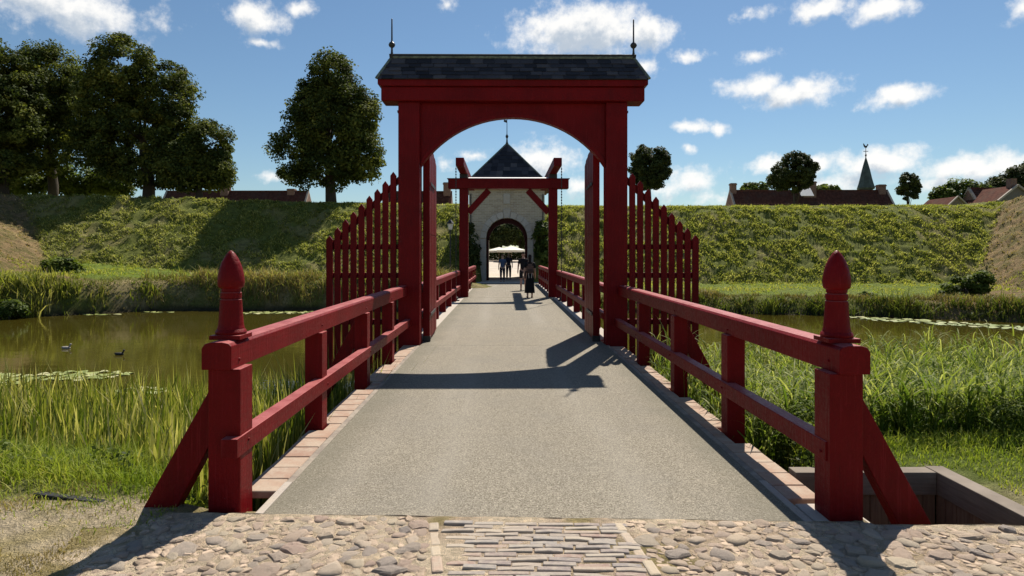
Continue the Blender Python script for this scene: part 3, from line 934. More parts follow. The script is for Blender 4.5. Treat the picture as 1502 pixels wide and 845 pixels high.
# ================================================================== GATEHOUSE
HX, HY = -0.20, 41.5
gh = empty('gatehouse', (HX, HY, 0))
tag(gh, 'square brick gatehouse with slate pyramid roof and pale stone arch at the bridge end', 'gatehouse')
def gbuild(m, name, mat, parent=gh, **k):
    return m.build(name, mat, parent, **k)
HW, DEP, WZ = 2.42, 3.8, 5.98
OW, SPR = 1.335, 2.72                                  # half opening and springing height
def arch_pts(hw, spr, n=18):
    return [(hw * math.cos(math.pi * i / n), spr + hw * .98 * math.sin(math.pi * i / n)) for i in range(n + 1)]
def arched_wall(name, y, th, hw, spr, W_, top, mat, parent):
    ap = arch_pts(hw, spr)
    m = MB()
    m.box(-W_, -hw, y, y + th, -.3, spr); m.box(hw, W_, y, y + th, -.3, spr)
    cols = [(W_, spr)] + ap + [(-W_, spr)]
    for (xa, za), (xb, zb) in zip(cols[:-1], cols[1:]):
        if abs(xa - xb) < 1e-6: continue
        m.prism([(xa, y, za), (xb, y, zb), (xb, y, top), (xa, y, top)], (0, th, 0))
    return m.build(name, mat, parent)
arched_wall('front_wall', 0, .7, OW, SPR, HW, WZ, GATEBRICK, gh)
arched_wall('rear_wall', DEP - .7, .7, OW, SPR, HW, WZ, GATEBRICK, gh)
for s in (-1, 1):
    m = MB(); m.box(s*(OW+.15), s*HW, .7, DEP-.7, -.3, WZ); gbuild(m, 'side_wall', GATEBRICK)
    m = MB(); m.box(s*(OW+.1), s*2.2, DEP, DEP+5.4, -.3, 4.2); gbuild(m, 'passage_wall', GATEBRICK)
m = MB(); m.box(-HW+.01, HW-.01, .7, DEP-.7, 4.25, 4.6); gbuild(m, 'passage_ceiling', PLANKWOOD)
m = MB(); m.box(-2.2, 2.2, DEP, DEP+5.4, 4.2, 4.6); gbuild(m, 'passage_ceiling', PLANKWOOD)
# stone surround
SO = OW + .36
n = 11
for i in range(n):
    a, b = math.pi * i / n + .008, math.pi * (i + 1) / n - .008
    am = (a + b) / 2
    key = i == n // 2
    ro = SO + (.16 if key else 0)
    pr = .11 if key else .07
    m = MB()
    pts = [(OW*.995*math.cos(a), SPR + OW*.98*math.sin(a)), (ro*math.cos(a), SPR + ro*math.sin(a)), (ro*math.cos(am)*1.004, SPR + ro*math.sin(am)*1.004), (ro*math.cos(b), SPR + ro*math.sin(b)),
           (OW*.995*math.cos(b), SPR + OW*.98*math.sin(b)), (OW*.995*math.cos(am), SPR + OW*.98*math.sin(am))]
    m.prism([(x, -pr, z) for x, z in pts], (0, pr + .1, 0))
    gbuild(m, 'keystone' if key else 'voussoir', SURROUND, bevel=.012)
for s in (-1, 1):
    z = -.05
    for k, h in enumerate((.55, .52, .56, .54, .56)):
        m = MB(); m.box(s*OW*.995, s*(SO + (.05 if k == 0 else 0)), -.07 - (.03 if k == 0 else 0), .1, z, z + h - .012); gbuild(m, 'jamb_stone', SURROUND, bevel=.012)
        z += h
    m = MB(); m.box(s*1.80, s*(HW+.03), -.12, .0, -.2, .55); gbuild(m, 'plinth', HOUSEBRICK)
    m = MB(); m.box(s*(HW-.14), s*(HW-.08), -.05, -.001, 3.7, 5.55); gbuild(m, 'wall_anchor', IRON)
# timber arch band inside the passage
ap, ap2 = arch_pts(OW - .02, SPR), arch_pts(OW - .20, SPR - .14)
m = MB()
for k in range(len(ap) - 1):
    m.prism([(ap2[k][0], .42, ap2[k][1]), (ap2[k+1][0], .42, ap2[k+1][1]), (ap[k+1][0], .42, ap[k+1][1]), (ap[k][0], .42, ap[k][1])], (0, .12, 0))
for s in (-1, 1): m.box(s*(OW-.17), s*(OW-.02), .42, .54, 0, SPR)
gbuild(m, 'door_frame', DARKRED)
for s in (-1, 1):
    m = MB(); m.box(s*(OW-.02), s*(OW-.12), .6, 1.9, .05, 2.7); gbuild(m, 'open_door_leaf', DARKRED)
m = MB(); m.prism([(-.22, -.06, 4.93), (.22, -.06, 4.93), (.22, -.06, 5.50), (.12, -.06, 5.58), (-.12, -.06, 5.58), (-.22, -.06, 5.50)][::1], (0, .07, 0))
tab = gbuild(m, 'stone_tablet', SURROUND, bevel=.015)
m = MB(); m.prism([(-.11, -.085, 5.43), (-.11, -.085, 5.2), (0, -.085, 5.05), (.11, -.085, 5.2), (.11, -.085, 5.43)], (0, .03, 0)); m.build('shield', SURROUND, tab)
# roof
EH, AZ_, OH = 2.85, 9.10, .35
m = MB(); m.box(-EH+.1, EH-.1, -.27, DEP+.27, WZ-.12, WZ-.002); gbuild(m, 'eaves_board', REDD)
yc_ = DEP / 2
m = MB(); m.add([(-EH, -OH, WZ), (EH, -OH, WZ), (EH, DEP+OH, WZ), (-EH, DEP+OH, WZ), (0, yc_, AZ_)], [(0,3,2,1),(0,1,4),(1,2,4),(2,3,4),(3,0,4)])
groof = gbuild(m, 'roof', SLATE)
sm = MB(); sm.add([(-.2, 0, 0), (.2, 0, 0), (.2, .42, -.01), (-.2, .42, -.01), (-.2, 0, .022), (.2, 0, .022), (.2, .42, .004), (-.2, .42, .004)],
                  [(0,3,2,1),(4,5,6,7),(0,1,5,4),(1,2,6,5),(2,3,7,6),(3,0,4,7)])
SLB = sm.mesh('slate')
run, rs = yc_ + OH, AZ_ - WZ
sl = math.hypot(run, rs); sa = math.atan2(rs, run)
others = MB()
for r in range(11):
    f = r / 11.3
    ft = min(1.0, f + .42 / sl)
    hb, ht = EH * (1 - f) + .01, max(EH * (1 - ft) + .01, .01)
    x = -hb - (.2 if r % 2 else 0.0)
    cl = lambda v, h: max(-h, min(h, v))
    while x < hb:
        xa, xb = x, x + .395
        x += .41
        pl = (0, -OH + run * f - .01, WZ + rs * f + .012 + random.uniform(0, .012))
        rt = (sa, random.uniform(-.010, .010), random.uniform(-.010, .010))
        if xa >= -ht and xb <= ht:
            link('slate', SLB, SLATE, groof, ((xa + xb) / 2, pl[1], pl[2]), rt)
            continue
        a0_, b0_, a1_, b1_ = cl(xa, hb), cl(xb, hb), cl(xa, ht), cl(xb, ht)
        if b0_ - a0_ < .03: continue
        if b1_ - a1_ < .004: b1_ = a1_ + .004
        mm = MB(); mm.add([(a0_, 0, 0), (b0_, 0, 0), (b1_, .42, -.01), (a1_, .42, -.01), (a0_, 0, .022), (b0_, 0, .022), (b1_, .42, .004), (a1_, .42, .004)],
                          [(0,3,2,1),(4,5,6,7),(0,1,5,4),(1,2,6,5),(2,3,7,6),(3,0,4,7)])
        mm.build('slate', SLATE, groof, loc=pl, rot=(sa, 0, 0))
    for q in (1, 2, 3):
        ca, sn = math.cos(q * math.pi / 2), math.sin(q * math.pi / 2)
        hx, ry = (EH, yc_ + OH) if q == 2 else (yc_ + OH, EH)
        rot = lambda x, y: (x * ca - y * sn, yc_ + x * sn + y * ca)
        f2 = min(1.0, f + .095)
        h0, h1 = hx * (1 - f), hx * (1 - f2)
        others.add([(*rot(-h0, -ry * (1 - f)), WZ + rs * f + .03), (*rot(h0, -ry * (1 - f)), WZ + rs * f + .03),
                    (*rot(h1, -ry * (1 - f2)), WZ + rs * f2 + .012), (*rot(-h1, -ry * (1 - f2)), WZ + rs * f2 + .012)], [(0, 1, 2, 3)])
others.build('side_slating', SLATE, groof)
for sx in (-1, 1):
    for yy in (-OH, DEP + OH):
        m = MB(); m.tube([(sx*(EH+.01), yy, WZ + .02), (0, yc_, AZ_ + .03)], .055, 6); m.build('hip_cap', LEAD, groof)
m = MB(); m.lathe([(.10, 0), (.06, .12), (.04, .35), (.09, .45), (.10, .52), (.05, .6), (.025, .66), (.018, 1.75), (.004, 1.8)], (0, yc_, AZ_), 10)
fi = m.build('roof_spike', IRON, gh, smooth=True)
m = MB(); m.prism([(0, yc_, AZ_+1.40), (-.22, yc_, AZ_+1.48), (-.20, yc_, AZ_+1.62), (0, yc_, AZ_+1.58)], (0, .012, 0)); m.build('vane', IRON, fi)

# road through the passage
m = MB()
for y0, y1 in ((37.92, 50.0), (50.0, 60), (60, 75), (75, 95)):
    w0, w1 = (1.9, 1.9) if y1 <= 50 else (1.9 if y0 == 50 else 6, 6)
    z0, z1 = float(valley(y0)) + .006, float(valley(y1)) + .006
    m.add([(HX - w0, y0, z0), (HX + w0, y0, z0), (HX + w1, y1, z1), (HX - w1, y1, z1)], [(0, 1, 2, 3)])
tag(m.build('road', PAVE), kind='structure')

# ================================================================== HOUSES AND CHURCH BEYOND THE RAMPART
def tile_rows(m, x0, x1, ye, ze, yr, zr, step=.28, amp=.035):
    """wavy pantile field between eave line and ridge line, courses stepped"""
    n = max(6, int((x1 - x0) / .2))
    rows = max(3, int(math.hypot(yr - ye, zr - ze) / step))
    for r in range(rows):
        f0, f1 = r / rows, (r + 1) / rows
        vs = []
        for i in range(n + 1):
            x = x0 + (x1 - x0) * i / n
            dz = amp if i % 2 else 0
            vs.append((x, ye + (yr - ye) * f0, ze + (zr - ze) * f0 + dz + .04))
            vs.append((x, ye + (yr - ye) * f1, ze + (zr - ze) * f1 + dz + .01))
        m.add(vs, [(2*i, 2*i+2, 2*i+3, 2*i+1) for i in range(n)])
def house(name, label, x0, x1, y, depth, eave, ridge, gz=0.6, chims=(), cat='house', verge=True, group=None):
    t = empty(name, ((x0 + x1) / 2, y, gz)); cx = (x0 + x1) / 2
    tag(t, label, cat, group)
    L0, L1 = x0 - cx, x1 - cx
    e, r = ridge - gz - depth / 2 * 1.3, ridge - gz
    m = MB(); m.box(L0, L1, 0, depth, -.5, e); m.build('wall', HOUSEBRICK, t)
    for s, xx in ((-1, L0), (1, L1)):
        m = MB(); m.prism([(xx, 0, e), (xx, depth, e), (xx, depth/2, r - .05)], (-s * .25, 0, 0)); m.build('gable', HOUSEBRICK, t)
    m = MB(); m.add([(L0, -.3, e-.1), (L1, -.3, e-.1), (L1, depth/2, r), (L0, depth/2, r), (L1, depth+.3, e-.1), (L0, depth+.3, e-.1)], [(0,1,2,3),(3,2,4,5)])
    rf = m.build('roof', CLAY, t)
    m = MB(); tile_rows(m, L0 + .25, L1 - .25, -.32, e-.1, depth/2, r); tile_rows(m, L0+.25, L1-.25, depth+.32, e-.1, depth/2, r)
    tl = m.build('roof_tiles', CLAY, rf); tl['kind'] = 'stuff'
    m = MB(); m.tube([(L0, depth/2, r + .03), (L1, depth/2, r + .03)], .11, 6); m.build('ridge_tiles', CLAY, rf)
    if verge:
        for xx in (L0 - .02, L1 - .2):
            m = MB(); m.prism([(xx, -.34, e-.14), (xx, depth/2, r + .16), (xx, depth+.34, e-.14), (xx, depth+.2, e-.3), (xx, depth/2, r-.1), (xx, -.2, e-.3)], (.22, 0, 0)); m.build('gable_coping', PALESTONE, rf)
    for (cxp, w, top) in chims:
        m = MB(); m.box(cxp - cx - w/2, cxp - cx + w/2, depth/2 - w/2, depth/2 + w/2, r - 1, top - gz)
        m.box(cxp - cx - w/2 - .06, cxp - cx + w/2 + .06, depth/2 - w/2 - .06, depth/2 + w/2 + .06, top - gz - .22, top - gz - .08)
        m.build('chimney', HOUSEBRICK, rf)
    for k in range(3):
        xx = L0 + (L1 - L0) * (k + .5) / 3
        m = MB(); m.box(xx - .5, xx + .5, -.04, -.004, .9, max(1.3, min(2.2, e - .4))); m.build('window', plain_dark, t)
    return t, rf
plain_dark = plain('dark_glass', (.03, .035, .04), .15, .5)
Y = 74
X = lambda px, Y: at(px, 0, Y)[0]
Z = lambda py, Y: at(0, py, Y)[1]
t, rf = house('house', 'long low house with red pantile roof and middle chimney, above the right bank', X(1070, Y+3.6), X(1302, Y+3.6), Y, 7.2, Z(296, Y+0) - .3, Z(280, Y+3.6),
      .8, ((X(1075, Y+3.6), .65, Z(269, Y+3.6)), (X(1184, Y+3.6), 1.5, Z(267, Y+3.6)), (X(1292, Y+3.6), .8, Z(271, Y+3.6))))
m = MB(); m.beam((X(1190, Y) - t.location.x, .9, Z(289, Y) - .8 + .2), (X(1190, Y) - t.location.x, 1.9, Z(289, Y) - .8 + 1.2), 1.5, .06, (1, 0, 0)); m.build('skylight', ZINC, rf)
house('house', 'long dark tiled roof just showing above the left bank between the trees', X(225, 80), X(442, 80), 80, 6.0, Z(292, 80) - .5, Z(281, 83), .8,
      ((X(331, 83), 1.0, Z(271, 83)), (X(428, 83), .9, Z(283, 83) + .5)))
house('house', 'brick house with a chimney glimpsed between the gate post and the drawbridge frame', X(560, 66), X(660, 66), 66, 5.0, Z(291, 66) - .4, Z(282, 68.5), .7, ((X(656, 68.5), .75, Z(268, 68.5)),), verge=False)
house('house', 'low tiled cottage roof at the far right edge, in front of the bushes', X(1447, 62), X(1475, 62) + 6, 62, 5.0, Z(294, 62) - .3, Z(277, 64.5), .7, ())
# gable end facing the camera, far right
Yg = 60
gx0, gx1, gxa = X(1464, Yg), X(1520, Yg), X(1491, Yg)
t = empty('cottage', (gxa, Yg, .7)); tag(t, 'grey gabled cottage end with pale sloping verge and chimney at the far right edge', 'cottage')
zb_, za_ = Z(294, Yg) - .7, Z(273, Yg) - .7
m = MB(); m.prism([(gx0-gxa, 0, -.5), (gx1-gxa, 0, -.5), (gx1-gxa, 0, zb_), (0, 0, za_), (gx0-gxa, 0, zb_)], (0, 6, 0)); m.build('wall', plain('grey_render', (.17, .15, .14), .9), t)
for s, gx in ((-1, gx0), (1, gx1)):
    m = MB(); m.beam((gx - gxa + s*.12, -.15, zb_ - .05), (0, -.15, za_ + .08), .2, .16, (0, 1, 0)); m.build('bargeboard', PALESTONE, t)
    m = MB(); kk = .2 * (za_ - zb_) / abs(gx - gxa); m.prism([(gx-gxa + s*.2, -.1, zb_-kk+.02), (gx-gxa + s*.2, -.1, zb_-kk+.09), (0, -.1, za_+.09), (0, -.1, za_+.02)], (0, 6.2, 0)); m.build('roof', CLAY, t)
m = MB(); m.box(-.28, .28, .3, .9, za_ - .3, za_ + .75); m.build('chimney', HOUSEBRICK, t)
Yg = 58
gxa = X(1404, Yg); t = empty('shed', (gxa, Yg, .7)); tag(t, 'little gabled roof peak peeping over the right bank in front of the bushes', 'shed')
zb_, za_ = Z(300, Yg) - .7, Z(289, Yg) - .7
m = MB(); m.prism([(-.75, 0, -.5), (.75, 0, -.5), (.75, 0, zb_), (0, 0, za_), (-.75, 0, zb_)], (0, 4, 0)); m.build('wall', plain('tan_board', (.2, .16, .12), .9), t)
for s in (-1, 1):
    m = MB(); kk = .1 * (za_ - zb_) / .75; m.prism([(s*.85, -.08, zb_-kk+.01), (s*.85, -.08, zb_-kk+.06), (0, -.08, za_+.06), (0, -.08, za_+.01)], (0, 4.1, 0)); m.build('roof', CLAY, t)
    m = MB(); m.beam((s*.85, -.12, zb_ - .06), (0, -.12, za_ + .06), .16, .1, (0, 1, 0)); m.build('bargeboard', PALESTONE, t)

# church spire
Yc = 112
cx, _ = at(1270, 0, Yc)
t = empty('church', (cx, Yc, .8)); tag(t, 'slender green church spire with weathercock rising behind the long roof', 'church')
zz = lambda py: Z(py, Yc) - .8
pxm = Yc / F_PX
m = MB(); m.lathe([(9.6*pxm, 0), (9.6*pxm, zz(277))], n=8); m.build('tower', plain('dark_louvre', (.05, .06, .055), .8), t)
m = MB(); m.lathe([(12.0*pxm, zz(277.5)), (12.4*pxm, zz(276)), (10.2*pxm, zz(269)), (8.4*pxm, zz(262)), (5.8*pxm, zz(250)), (3.2*pxm, zz(240)), (.9*pxm, zz(232))], n=8)
m.build('spire', plain('copper_green', (.05, .068, .06), .6, .4, .35, 1.5), t)
m = MB(); m.lathe([(1.0*pxm, zz(233)), (.55*pxm, zz(230)), (1.2*pxm, zz(228.6)), (1.4*pxm, zz(227.4)), (.5*pxm, zz(226)), (.4*pxm, zz(216))], n=8)
rod = m.build('rod', IRON, t)
m = MB(); m.box(-3.5*pxm, 3.5*pxm, -.03, .03, zz(222.4), zz(221.6)); m.build('cross_bar', IRON, rod)
pts = [(-4, 211), (-3.2, 214.5), (-1.5, 216.8), (1.2, 216.8), (2.4, 214.5), (3.2, 213.2), (4.2, 213), (3.2, 211.8), (2.3, 211), (1.4, 213.6), (-.8, 214), (-2.2, 211.8), (-3, 210.2)]
m = MB(); m.prism([(x*pxm, -.02, zz(y)) for x, y in pts], (0, .05, 0)); m.build('weathercock', IRON, rod)

# ================================================================== VEGETATION
def leaf_quads(P, size, rng, up=0.35, outward=None):
    n = len(P)
    nrm = rng.normal(size=(n, 3)); nrm[:, 2] = np.abs(nrm[:, 2]) + up
    if outward is not None: nrm = nrm + outward * 1.2
    nrm /= np.linalg.norm(nrm, axis=1, keepdims=True)
    a = np.cross(nrm, rng.normal(size=(n, 3))); a /= np.linalg.norm(a, axis=1, keepdims=True) + 1e-9
    b = np.cross(nrm, a)
    s = (size * rng.uniform(.6, 1.35, n))[:, None]
    V = np.stack([P - a*s*.55, P + b*s*.36 - nrm*s*.08, P + a*s*.6, P - b*s*.36 - nrm*s*.08], 1).reshape(-1, 3)
    Q = np.arange(4 * n).reshape(n, 4)
    return V, Q

def tree(name, label, Yd, base, lobes, leaf_mat, n_leaf, leaf, seed, cat='tree', group=None, trunk_r=.28, clump=.85, fill=.5, limbs=7):
    """lobes are (px,py,rx,ry[,dy]) circles of the photo at distance Yd, made into ellipsoids"""
    rng = np.random.default_rng(seed)
    k = Yd / F_PX
    bx, bz = base
    t = empty(name, (bx, Yd, bz)); tag(t, label, cat, group)
    L = []
    for lo in lobes:
        x, z = at(lo[0], lo[1], Yd)
        rx, rz = lo[2]*k, lo[3]*k
        dy = lo[4] if len(lo) > 4 else rng.uniform(-.35, .35) * rx
        L.append((x - bx, dy, z - bz, rx, (rx + rz) / 2 * .95, rz))
    L = np.array(L)
    vol = L[:, 3] * L[:, 4] * L[:, 5]
    area = vol ** (2/3)
    nclump = max(12, int(n_leaf / 120))
    li = rng.choice(len(L), nclump, p=area / area.sum())
    d = rng.normal(size=(nclump, 3)); d /= np.linalg.norm(d, axis=1, keepdims=True)
    rad = rng.uniform(fill, 1.0, nclump) ** .6
    C = L[li, :3] + d * L[li, 3:6] * rad[:, None] * .92
    per = n_leaf // nclump
    cr = clump * rng.uniform(.45, 1.1, nclump)
    ctint = rng.uniform(0, 1, nclump) ** 1.4
    off = rng.normal(size=(nclump, per, 3)); off /= np.linalg.norm(off, axis=2, keepdims=True)
    off *= (rng.uniform(0.2, 1, (nclump, per, 1)) ** .5) * cr[:, None, None]
    off[:, :, 2] *= .75
    P = (C[:, None, :] + off).reshape(-1, 3)
    out = (off / (np.linalg.norm(off, axis=2, keepdims=True) + 1e-6)).reshape(-1, 3) * .5 + np.repeat(d, per, 0) * .5
    V_, Q_ = leaf_quads(P, leaf, rng, outward=out)
    tint = np.repeat(np.clip(np.repeat(ctint, per) * .65 + rng.uniform(0, .35, len(P)), 0, 1), 4)
    me = mass_mesh('crown', V_, Q_, tint=tint)
    link('crown', me, leaf_mat, t)
    top = L[:, 2].max(); ctr = L[np.argmax(vol)]
    m = MB()
    h = ctr[2] + ctr[5] * .35
    wob = lambda: rng.uniform(-.12, .12)
    pts = [(wob()*.3, 0, -.6), (wob(), wob(), h*.25), (ctr[0]*.4 + wob(), wob(), h*.55), (ctr[0]*.8, ctr[1]*.6, h)]
    m.tube(pts, [trunk_r*1.25, trunk_r, trunk_r*.8, trunk_r*.25], 9)
    for q in range(limbs):
        c = C[rng.integers(nclump)]
        f = rng.uniform(.3, .85)
        s0 = Vector(pts[1]).lerp(Vector(pts[3]), f)
        e = Vector(c)
        mid = s0.lerp(e, .5) + Vector((0, 0, .12 * (e - s0).length))
        m.tube([s0, mid, e], [trunk_r*.45, trunk_r*.28, trunk_r*.08], 6)
    m.build('trunk', BARK, t, smooth=True)
    return t
def tbase(px, Yd): return (at(px, 0, Yd)[0], hz(at(px, 0, Yd)[0], Yd))
GT = 'lime trees on the left rampart'
tree('lime_tree', 'leftmost big lime tree, olive lit crown cut by the left edge of the picture', 50.5, tbase(4, 50.5),
     [(5, 120, 58, 48), (-30, 170, 70, 80), (30, 170, 48, 55), (-40, 90, 45, 48), (0, 235, 60, 40)], LIME, 64600, .19, 1, group=GT, trunk_r=.4)
tree('lime_tree', 'second lime tree from the left, rounded crown standing a little behind the first', 54, tbase(76, 54),
     [(75, 110, 50, 48), (60, 150, 55, 60), (100, 160, 42, 55), (70, 215, 60, 45)], LIME, 57000, .19, 2, group=GT, trunk_r=.38)
tree('lime_tree', 'tallest dark lime tree of the left group, broad high crown', 51.5, tbase(218, 51.5),
     [(190, 105, 50, 50), (165, 150, 45, 60), (235, 135, 46, 50), (200, 200, 70, 65), (255, 185, 34, 45), (150, 215, 45, 45), (215, 250, 70, 28)], LIME, 87400, .19, 3, group=GT, trunk_r=.42)
tree('lime_tree', 'smaller lime tree at the right end of the left group, low rounded crown', 50.5, tbase(290, 50.5),
     [(300, 215, 36, 44), (270, 240, 45, 42), (312, 250, 26, 30)], LIME, 38000, .19, 4, group=GT, trunk_r=.25)
tree('lime_tree', 'lone tall lime tree left of the red gate, standing apart from the group', 51.5, tbase(486, 51.5),
     [(485, 115, 38, 42), (455, 150, 30, 36), (480, 180, 62, 52), (525, 175, 30, 55), (440, 215, 40, 28), (530, 230, 34, 40), (485, 245, 58, 32), (430, 262, 22, 18)], LIME, 79800, .19, 5, group=GT, trunk_r=.38)
for i, (px, py, rx, ry, Yd, lb) in enumerate(((30, 262, 40, 26, 57, 'pale green bush under the leftmost lime trees'), (105, 262, 34, 24, 57, 'pale green bush between the trunks of the left lime trees'),
                                     (165, 268, 26, 18, 57.5, 'small pale bush beside the trunk of the tallest lime tree'))):
    tree('bush', lb, Yd, (at(px, 0, Yd)[0], hz(at(px, 0, Yd)[0], Yd)), [(px, py, rx, ry), (px - rx*.5, py + 6, rx*.5, ry*.7), (px + rx*.5, py + 8, rx*.5, ry*.7)], BUSHLEAF, 7000, .26, 20 + i, 'bush', trunk_r=.12)
tree('round_tree', 'clipped round tree right beside the red gate', 55, tbase(953, 55), [(954, 244, 34, 36), (952, 254, 28, 26)], DARKLEAF, 34000, .15, 6, group='clipped round trees behind the right rampart', trunk_r=.14, clump=.42, fill=.45)
tree('round_tree', 'clipped round tree in front of the long red roof', 58, tbase(1165, 58), [(1165, 252, 31, 31), (1150, 260, 20, 20), (1178, 246, 18, 20)], DARKLEAF, 30000, .15, 8, group='clipped round trees behind the right rampart', trunk_r=.14, clump=.42, fill=.45)
tree('young_tree', 'small pointed young tree between the church spire and the right bushes', 57, tbase(1333, 57), [(1333, 282, 17, 14), (1331, 266, 10, 14), (1341, 274, 8, 9)], DARKLEAF, 5000, .2, 9, trunk_r=.08, clump=.4)
tree('tree', 'distant tree crown left of the clipped tree, above the long roof', 96, (at(1110, 0, 96)[0], .9), [(1110, 277, 20, 9), (1098, 280, 10, 7)], BUSHLEAF, 5000, .4, 10, trunk_r=.25, clump=.8)
tree('tree', 'distant tree crown between the clipped tree and the spire', 96, (at(1211, 0, 96)[0], .9), [(1211, 279, 18, 7), (1220, 281, 9, 6)], BUSHLEAF, 4000, .4, 12, trunk_r=.25, clump=.8)
tree('tree', 'bright green rounded tree behind the rampart at the right', 66, (at(1420, 0, 66)[0], .9), [(1418, 283, 34, 19), (1392, 288, 22, 14), (1440, 285, 20, 14)], BUSHLEAF, 15000, .27, 13, trunk_r=.2)
tree('tree', 'darker tree cut by the right edge behind the grey gable', 70, (at(1495, 0, 70)[0], .9), [(1490, 272, 30, 22), (1515, 262, 35, 28), (1462, 283, 16, 12)], DARKLEAF, 15000, .3, 14, trunk_r=.25)
tree('tree', 'dark tree seen through the gatehouse arch on the left', 88, (at(734, 0, 88)[0], 1.1), [(733, 342, 24, 22), (722, 352, 18, 16), (746, 335, 16, 18)], DARKLEAF, 13000, .3, 15, trunk_r=.22)
tree('tree', 'dark tree seen through the gatehouse arch on the right', 92, (at(764, 0, 92)[0], 1.1), [(762, 345, 18, 20), (775, 340, 16, 22)], DARKLEAF, 10000, .3, 16, trunk_r=.22)
# ivy-like bushes flanking the arch
tree('bush', 'dark bush against the right side of the gatehouse', 40.6, (at(802, 0, 40.6)[0], .0), [(797, 350, 13, 26), (803, 372, 16, 28), (792, 338, 8, 12)], BUSHLEAF, 7000, .17, 17, 'bush', trunk_r=.07, clump=.4)
tree('bush', 'shaded bush against the left side of the gatehouse', 40.6, (at(690, 0, 40.6)[0], .0), [(689, 360, 9, 34), (694, 385, 10, 20)], DARKLEAF, 5000, .17, 18, 'bush', trunk_r=.07, clump=.4)
# shrubs on the far bank
tree('shrub', 'leafy shrub on the left bank above the water', 35.0, (at(100, 0, 35)[0], hz(at(100, 0, 35)[0], 35)), [(84, 398, 22, 20), (108, 404, 24, 20), (92, 388, 16, 12)], BUSHLEAF, 6500, .17, 30, 'shrub', trunk_r=.06, clump=.4)
tree('shrub', 'tall weedy shrub on the right bank beneath the brown slope', 31.0, (at(1418, 0, 31)[0], hz(at(1418, 0, 31)[0], 31)), [(1418, 430, 32, 24), (1390, 440, 18, 18), (1436, 415, 16, 18), (1410, 455, 38, 14)], BUSHLEAF, 9000, .14, 31, 'shrub', trunk_r=.05, clump=.35)
tree('shrub', 'small weed bush on the right bank behind the right acorn post', 31.5, (at(1276, 0, 31.5)[0], hz(at(1276, 0, 31.5)[0], 31.5)), [(1276, 445, 13, 18), (1268, 430, 8, 14), (1286, 455, 11, 10)], BUSHLEAF, 3000, .13, 32, 'shrub', trunk_r=.04, clump=.3)
tree('shrub', 'low white flowered shrub at the left water edge', 28.2, (at(14, 0, 28.2)[0], -1.0), [(12, 452, 16, 12), (26, 456, 10, 8)], BUSHLEAF, 2600, .12, 33, 'shrub', trunk_r=.04, clump=.3)

# ---- grass, reeds: real blades, joined
def blades(B, H, Wd, lean, droop, segs, rng, taper=1.0):
    """B (n,3) bases, H heights, Wd widths, lean metres of tip offset, droop 0..1 -> ribbons"""
    n = len(B)
    az_ = rng.uniform(0, 2*np.pi, n)
    ld = np.stack([np.cos(az_), np.sin(az_), 0*az_], 1)
    wa = az_ + np.pi/2 + rng.normal(0, .6, n)
    wd = np.stack([np.cos(wa), np.sin(wa), 0*wa], 1)
    vs = []
    for i in range(segs + 1):
        t = i / segs
        z = H * (t - droop * t**3)
        c = B + ld * (lean * t**2)[:, None]
        c[:, 2] += z
        w = (Wd * (1 - t**3.0 * taper) * .5)[:, None]
        vs += [c - wd*w, c + wd*w]
    Vv = np.stack(vs, 1).reshape(-1, 3)
    k = 2 * (segs + 1)
    q = np.array([[2*i, 2*i+1, 2*i+3, 2*i+2] for i in range(segs)])
    Qq = (np.arange(n)[:, None, None] * k + q[None]).reshape(-1, 4)
    return Vv, Qq, k
def grass_obj(name, B, H, Wd, lean, droop, segs, mat, rng, tint):
    Vv, Qq, k = blades(B, H, Wd, lean, droop, segs, rng)
    me = mass_mesh(name, Vv, Qq, tint=np.repeat(np.clip(tint, 0, 1), k))
    return tag(link(name, me, mat), kind='stuff')
U = lambda rng, a, b, n: rng.uniform(a, b, n)

# left cattail bed
rng = np.random.default_rng(101)
n = 15000
x = U(rng, -12.5, -2.15, n); y = U(rng, 5.2, 10.6, n)
keep = (x > -.86 * y - 1.8)
x, y = x[keep], y[keep]; n = len(x)
g = height(x, y)
patch = fbm(x * .7, y * .7, 40, 3)
keep = rng.uniform(0, 1, n) < .35 + 1.2 * sstep(.32, .6, patch)
x, y, g, patch = x[keep], y[keep], g[keep], patch[keep]; n = len(x)
front = sstep(5.1, 7.2, y)
topz = lerp(-.12, -.10, front) + .30 * (patch - .5) + rng.normal(0, .11, n) + .36 * sstep(-4.0, -2.4, x)
H = np.maximum(topz - g, .3) * lerp(.85, 1, front)
grass_obj('cattail_bed', np.stack([x, y, g], 1), H, U(rng, .020, .042, n), H * np.abs(rng.normal(0, .17, n)), U(rng, 0, .22, n), 5, CATTAIL, rng,
          np.clip(.45 + .5 * (patch - .5) + rng.normal(0, .27, n), 0, 1))
# right common reed: stems with side leaves
rng = np.random.default_rng(102)
n = 4600
x = U(rng, 2.2, 15, n); y = U(rng, 5.95, 11.0, n)
keep = x < .86 * y + 2.2
x, y = x[keep], y[keep]; n = len(x)
g = height(x, y)
patch = fbm(x * .6, y * .6, 50, 3)
topz = lerp(.20, .12, sstep(6, 10, y)) + .40 * (patch - .5) + rng.normal(0, .09, n)
H = np.maximum(topz - g, .5)
S1, S2, _k = blades(np.stack([x, y, g], 1), H, np.full(n, .010), H * np.abs(rng.normal(0, .06, n)), np.zeros(n), 3, rng, .6)
nl = 19
li = np.repeat(np.arange(n), nl)
f = rng.uniform(.12, 1.0, len(li))
LB = np.stack([x[li], y[li], g[li] + H[li] * f], 1)
LL = U(rng, .25, .58, len(li))
L1, L2, _k2 = blades(LB, LL * U(rng, .45, 1.0, len(li)), U(rng, .011, .022, len(li)), LL * U(rng, .3, .95, len(li)), U(rng, .1, .8, len(li)), 4, rng)
